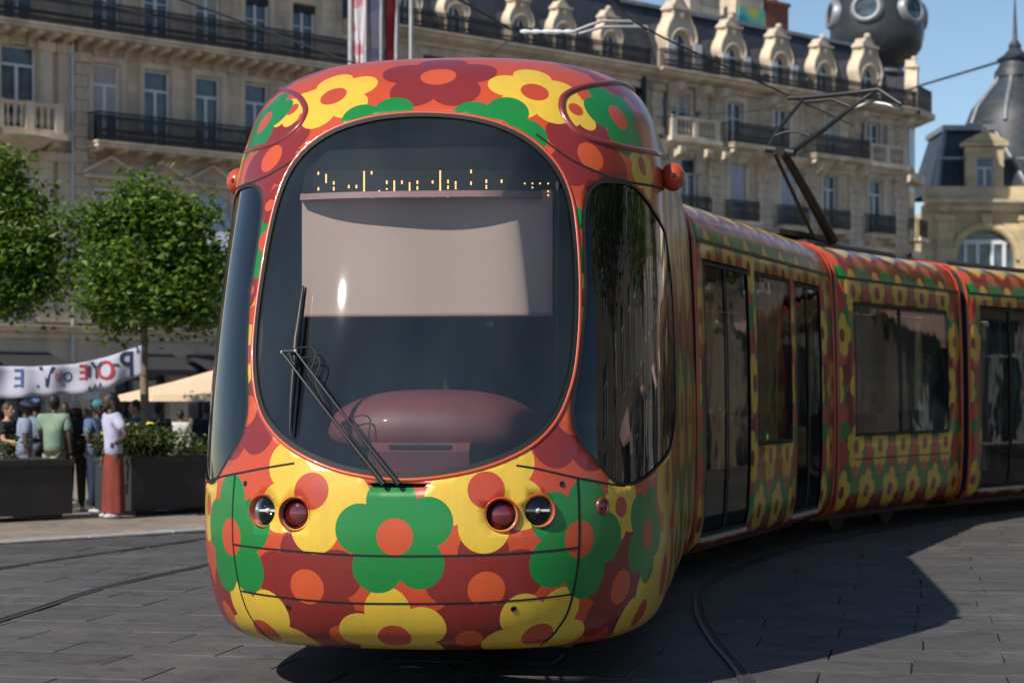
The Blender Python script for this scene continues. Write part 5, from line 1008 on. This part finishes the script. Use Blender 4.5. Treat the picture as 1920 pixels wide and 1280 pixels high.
# ================================================================ overhead line
def wire(label,pts,r=.011,name='overhead_wire',mat='black'):
    P=[at(*p) for p in pts]; c=P[0]; o=MB().tube([tuple(p-c) for p in P],r,6).build(name,M[mat],None,tuple(c),smooth=60); return tag(o,label,'wire','overhead wires')
wire('thick black overhead wire crossing the iron balconies towards the tram roof',[(150,-70,15),(340,0,21),(640,110,33),(900,205,60)],.014); wire('thin overhead wire strung along the iron balconies below the thick one',[(120,-22,22),(230,17,28),(640,118,45),(800,160,66)],.008)
wire('overhead wire dropping to the pale insulator above the tram',[(840,-12,24),(877,9,24.5),(970,62,26)],.014); wire('short thin stay wire below the pale insulator',[(972,62,26),(915,107,34)],.008)
wire('contact wire running from the bracket to the pantograph',[(1120,-20,22),(1190,42,24),(1245,72,25),(1480,180,27),(1600,236,32)],.012); wire('thin wire crossing in front of the scrolled dormers',[(1230,220,40),(1400,210,44),(1480,200,46)],.01); wire('overhead wire against the blue sky beside the pavilion spire',[(1680,177,106),(1735,158,95),(1885,113,80),(2060,58,70)],.05)
bk=empty('line_bracket',tuple(at(1075,60,26)),0,'pale overhead line bracket with insulator and two hooked arms','bracket'); o=bk.location
def bt(pts,r): return [tuple(at(x,y,26+d)-o) for x,y,d in pts]
ins=MB(); P=[at(975,60,26)-o,at(1075,60,26)-o]; n=15
ins.tube([tuple(P[0].lerp(P[1],i/n)) for i in range(n+1)],[.03 if i%3 else .016 for i in range(n+1)],8); ins.build('insulator',M['whitepaint'],bk,smooth=40)
MB().tube(bt([(1075,60,0),(1105,48,0),(1130,40,0),(1188,40,0),(1192,49,0)],0),.02,8).build('registration_arm',M['galv'],bk,smooth=60); MB().tube(bt([(1085,64,.3),(1130,51,.3),(1212,50,.3),(1217,59,.3)],0),.02,8).build('registration_arm',M['galv'],bk,smooth=60)
# ================================================================ people
def skin(verts,edges,rad,sub=1):
    me=bpy.data.meshes.new('s'); me.from_pydata(verts,edges,[]); ob=bpy.data.objects.new('s',me); COL.objects.link(ob); ob.modifiers.new('k','SKIN'); sk=me.skin_vertices[0].data
    for i,r in enumerate(rad): sk[i].radius=r if hasattr(r,'__len__') else (r,r)
    sk[0].use_root=True; ob.modifiers.new('u','SUBSURF').levels=sub; bpy.context.view_layer.update(); ev=ob.evaluated_get(bpy.context.evaluated_depsgraph_get()).to_mesh()
    r=([tuple(v.co) for v in ev.vertices],[tuple(p.vertices) for p in ev.polygons]); bpy.data.objects.remove(ob,do_unlink=True); return r
SK={'d':simple('dark_brown_skin',(.055,.028,.018),.55),'m':simple('brown_skin',(.16,.085,.055),.55),'l':simple('fair_skin',(.45,.25,.18),.55)}; HR={'k':simple('black_hair',(.010,.009,.009),.6),'r':simple('auburn_hair',(.22,.09,.03),.6),'b':simple('brown_hair',(.05,.03,.02),.6)}; SHOE=simple('pale_shoe',(.45,.45,.48),.6); EYE=M['gap']
_cl={}
def cloth(c):
    if c not in _cl: _cl[c]=simple('cloth_%d'%len(_cl),tuple(x*.78 for x in c),.9,0,.22,5,.3,0,.5)
    return _cl[c]
def person(label,loc,face,H,skn='m',hair='k',shirt=(.4,.4,.45),low=(.04,.05,.09),arms=('down','down'),cap=None,long=False,skirt=False,seated=False,lean=0,group=None):
    h=H; root=empty('person',tuple(loc),face,label,'person',group)
    def arm(s,p):
        sh=Vector((s*.108*h,lean*.25*h,.805*h))
        if p=='down': el=sh+Vector((s*.035*h,.01*h,-.175*h)); wr=el+Vector((s*.0,-.04*h,-.14*h))
        elif p=='hip': el=sh+Vector((s*.12*h,.05*h,-.15*h)); wr=el+Vector((-s*.13*h,-.06*h,-.06*h))
        elif p=='fwd': el=sh+Vector((s*.03*h,-.06*h,-.16*h)); wr=el+Vector((-s*.03*h,-.13*h,-.01*h))
        elif p=='cross': el=sh+Vector((s*.05*h,-.03*h,-.17*h)); wr=el+Vector((-s*.15*h,-.09*h,.02*h))
        else: el=sh+Vector((s*.03*h,-.08*h,-.15*h)); wr=el+Vector((0,-.05*h,.13*h))
        return sh,el,wr
    dz=0
    if seated: hipz=.0; dz=-.26*h
    def Z(v): return (v[0],v[1],v[2]+(dz if v[2]>.44*h else 0))
    V=[(0,0,.53*h),(0,0,.60*h),(0,lean*.12*h,.71*h),(0,lean*.22*h,.79*h),(0,lean*.3*h-.005*h,.845*h),(0,lean*.36*h-.012*h,.885*h)]; E=[(0,1),(1,2),(2,3),(3,4),(4,5)]; Rd=[(.078*h,.06*h),(.07*h,.052*h),(.082*h,.06*h),(.07*h,.05*h),.03*h,.032*h]
    A=[]
    for s,p in ((-1,arms[0]),(1,arms[1])):
        sh,el,wr=arm(s,p); b=len(V); V+=[tuple(sh),tuple(el),tuple(wr)]; E+=[(3,b),(b,b+1),(b+1,b+2)]; Rd+=[.036*h,.025*h,.018*h]; A.append((s,sh,el,wr))
    for s in (-1,1):
        b=len(V)
        if seated: V+=[(s*.055*h,0,.50*h),(s*.06*h,-.25*h,.50*h),(s*.06*h,-.26*h,.06*h+.26*h-dz*0-.26*h),(s*.06*h,-.33*h,.025*h)]
        else: V+=[(s*.052*h,0,.49*h),(s*.055*h,-.008*h,.28*h),(s*.058*h,.01*h,.05*h),(s*.062*h,-.07*h,.022*h)]
        E+=[(0,b),(b,b+1),(b+1,b+2),(b+2,b+3)]; Rd+=[.052*h,.036*h,.024*h,.022*h]
    V=[Z(v) for v in V]; bv,bf=skin(V,E,Rd); o=MB(); o.add(bv,bf)
    hc=Vector(V[5])+Vector((0,-.005*h,.048*h)); o.ell(hc,(.043*h,.053*h,.064*h),14,10); o.ell(hc+Vector((0,-.018*h,-.035*h)),(.03*h,.034*h,.03*h),10,8); o.ell(hc+Vector((0,-.055*h,-.012*h)),(.008*h,.012*h,.014*h),8,6); o.ell(hc+Vector((0,-.048*h,-.036*h)),(.014*h,.008*h,.005*h),8,4)
    for s in (-1,1): o.ell(hc+Vector((s*.044*h,.004*h,-.006*h)),(.006*h,.012*h,.018*h),8,6); o.ell(hc+Vector((s*.017*h,-.0485*h,.002*h)),(.006*h,.004*h,.004*h),6,4,1)
    for s,sh,el,wr in A:
        d=(wr-el).normalized(); w=Vector(Z(wr)); sd=d.cross(Vector((0,1,0)) if abs(d.y)<.8 else Vector((0,0,1))).normalized(); pc=w+d*.03*h; o.ell(pc,(.018*h,.018*h,.026*h),10,6)
        for k in range(4): a=pc+sd*(k-1.5)*.009*h+d*.016*h; ln=(.034,.04,.038,.028)[k]*h; cu=d.cross(sd)*.4; o.tube([tuple(a),tuple(a+d*ln*.5+cu*ln*.15),tuple(a+d*ln+cu*ln*.5)],[.0055*h,.005*h,.004*h],6)
        a=pc-sd*.016*h; o.tube([tuple(a-d*.01*h),tuple(a-sd*.014*h+d*.012*h),tuple(a-sd*.016*h+d*.028*h)],[.0065*h,.006*h,.0045*h],6)
    body=o.build('body',[SK[skn],EYE],root,smooth=80)
    # clothes
    hem=.47 if skirt else .50
    Vs=[(0,0,hem*h),(0,0,.57*h),(0,lean*.1*h,.70*h),(0,lean*.22*h,.785*h),(0,lean*.27*h,.815*h)]; Es=[(0,1),(1,2),(2,3),(3,4)]; Rs=[(.114*h,.086*h) if skirt else (.102*h,.084*h),(.100*h,.080*h),(.104*h,.083*h),(.094*h,.072*h),(.055*h,.05*h)]
    for s,sh,el,wr in A: b=len(Vs); m_=sh.lerp(el,.7); Vs+=[tuple(sh),tuple(m_)]; Es+=[(3,b),(b,b+1)]; Rs+=[.052*h,.046*h]
    sv,sf=skin([Z(v) for v in Vs],Es,Rs); MB().add(sv,sf).build('shirt',cloth(shirt),root,smooth=80)
    if skirt:
        n=28; q=MB(); pr=[(.072,.52),(.088,.46),(.092,.35),(.096,.2),(.10,.045)]; VV=[]
        for rr,zz in pr:
            for k in range(n): a=2*math.pi*k/n; w_=1+(.10*math.sin(7*a)+.06*math.sin(3*a+1))*(.52-zz)*2; VV.append((rr*h*w_*1.05*math.cos(a),rr*h*w_*.9*math.sin(a),zz*h))
        q.add(VV,[(i*n+k,i*n+(k+1)%n,(i+1)*n+(k+1)%n,(i+1)*n+k) for i in range(len(pr)-1) for k in range(n)]); q.build('skirt',cloth(low),root,smooth=80)
    else:
        Vt=[(0,0,.535*h)]; Et=[];Rt=[(.084*h,.066*h)]
        for s in (-1,1):
            b=len(Vt)
            if seated: Vt+=[(s*.055*h,0,.50*h),(s*.06*h,-.25*h,.50*h),(s*.06*h,-.26*h,.07*h)]
            else: Vt+=[(s*.052*h,0,.48*h),(s*.055*h,-.008*h,.28*h),(s*.058*h,.01*h,.055*h)]
            Et+=[(0,b),(b,b+1),(b+1,b+2)]; Rt+=[.060*h,.046*h,.036*h]
        tv_,tf_=skin([Z(v) for v in Vt],Et,Rt); MB().add(tv_,tf_).build('trousers',cloth(low),root,smooth=80)
    for s in (-1,1): MB().ell((s*.062*h,(-.29*h if seated else -.03*h),.022*h),(.032*h,.075*h,.024*h),10,6).build('shoe',SHOE,root,smooth=80)
    hm=MB(); hm.ell(hc+Vector((0,.012*h,.014*h)),(.050*h,.056*h,.062*h),14,10)
    if long: hm.tube([tuple(hc+Vector((0,.04*h,.02*h))),tuple(hc+Vector((0,.07*h,-.08*h))),tuple(hc+Vector((0,.085*h,-.2*h))),tuple(hc+Vector((0,.10*h,-.30*h)))],[.04*h,.05*h,.045*h,.02*h],10)
    if long:
        for s in (-1,1): hm.tube([tuple(hc+Vector((s*.03*h,.02*h,.0))),tuple(hc+Vector((s*.05*h,.03*h,-.08*h))),tuple(hc+Vector((s*.055*h,.03*h,-.2*h)))],[.03*h,.026*h,.01*h],8)
    hm.build('hair',HR[hair],root,smooth=80)
    if cap:
        c=MB(); c.ell(hc+Vector((0,.004*h,.032*h)),(.054*h,.060*h,.044*h),14,8); c.ell(hc+Vector((0,-.062*h,.028*h)),(.04*h,.045*h,.007*h),12,6); c.build('cap',cloth(cap),root,smooth=80)
    return root
def pp_(px,Y): v=at(px,740,Y); return (v.x,Y,.01)
def hgt(py,Y): return (CZ-(py-HY)/F*Y)/.998
GR='people gathered under the banner'
for lab,px,py,Y,face,kw in (
 ('fair-skinned person in a dark top at the left end of the banner',13,757,28.6,R(70),dict(skn='l',hair='b',shirt=(.03,.035,.04),arms=('fwd','fwd'))),
 ('person in pale blue t-shirt and light cap behind the planter',46,752,28.1,R(110),dict(skn='d',shirt=(.28,.33,.46),low=(.42,.46,.58),cap=(.42,.46,.62),arms=('down','fwd'))),
 ('person in blue cap mostly hidden behind the pale blue t-shirt',66,748,29.6,R(150),dict(skn='d',shirt=(.20,.26,.36),cap=(.16,.22,.48))),
 ('person in pale green shirt seen from behind over the planter',101,742,27.9,R(172),dict(skn='d',shirt=(.25,.36,.26),low=(.28,.36,.28),arms=('down','fwd'))),
 ('person in white cap with long dark hair and dark olive top',141,755,28.3,R(10),dict(skn='d',shirt=(.035,.035,.025),low=(.04,.04,.03),cap=(.66,.62,.66),long=True,arms=('down','cross'))),
 ('auburn-haired person in a pink top behind the white cap',162,768,30.5,R(-20),dict(skn='l',hair='r',shirt=(.45,.16,.18))),
 ('dark-haired person in blue clothes beside the standing woman',182,752,27.9,R(60),dict(skn='d',shirt=(.10,.17,.30),low=(.025,.04,.08),cap=(.05,.22,.26),arms=('cross','down'))),
 ('person in lilac t-shirt and long rust skirt standing with hand on hip',213,738,26.75,R(-62),dict(skn='d',shirt=(.50,.50,.68),low=(.24,.05,.035),arms=('down','hip'),long=True,skirt=True,lean=-.05)),
 ('dark-clothed person standing behind the green shirt and white cap',121,756,31.2,R(20),dict(skn='d',shirt=(.02,.02,.025),low=(.02,.02,.02),arms=('cross','fwd'))),
 ('person in black behind the woman with the rust skirt',201,757,30.2,R(100),dict(skn='m',shirt=(.015,.015,.018),low=(.02,.02,.03))),
 ('fair-skinned person in teal blue shirt under the parasol edge',256,752,30.3,R(-70),dict(skn='l',shirt=(.035,.10,.20),low=(.03,.03,.04),arms=('fwd','fwd'))),
 ('person in charcoal shirt behind the pale tree trunk',296,756,30.8,R(160),dict(skn='m',shirt=(.055,.055,.06),low=(.03,.03,.04))),
 ('person in white t-shirt seen from behind below the parasol',338,770,36.,R(170),dict(skn='m',shirt=(.62,.60,.54),low=(.02,.02,.025),arms=('fwd','down'))),
 ('small person in pale top beside the white t-shirt',357,784,37.,R(30),dict(skn='m',hair='b',shirt=(.50,.50,.56),low=(.03,.03,.04))),
 ('person in dark navy clothes half hidden by the tram',388,756,31.,R(160),dict(skn='m',shirt=(.012,.018,.035),low=(.012,.015,.025)))): person(lab,pp_(px,Y),face,hgt(py,Y),group=GR,**kw)
def inmod(k,x,y): return Matrix.Translation(NOSE)@Matrix.Rotation(-YAW,4,'Z')@mods[k][1]@Vector((x,y,.425))
for k,x,y,f,kw,lab in ((1,.84,1.72,.0,dict(skn='m',shirt=(.03,.03,.04),seated=True,arms=('fwd','fwd')),'passenger in dark shirt seated at the window behind the pantograph'),(1,.84,2.68,.0,dict(skn='m',shirt=(.55,.55,.6),seated=True),'passenger in pale shirt seated behind the dark-shirted passenger'),(2,.45,1.3,R(90),dict(skn='m',shirt=(.03,.03,.035)),'passenger in black standing inside the far tram door')):
    person(lab,inmod(k,x,y),-mods[k][2]+f,1.66,group='passengers inside the tram',**kw)
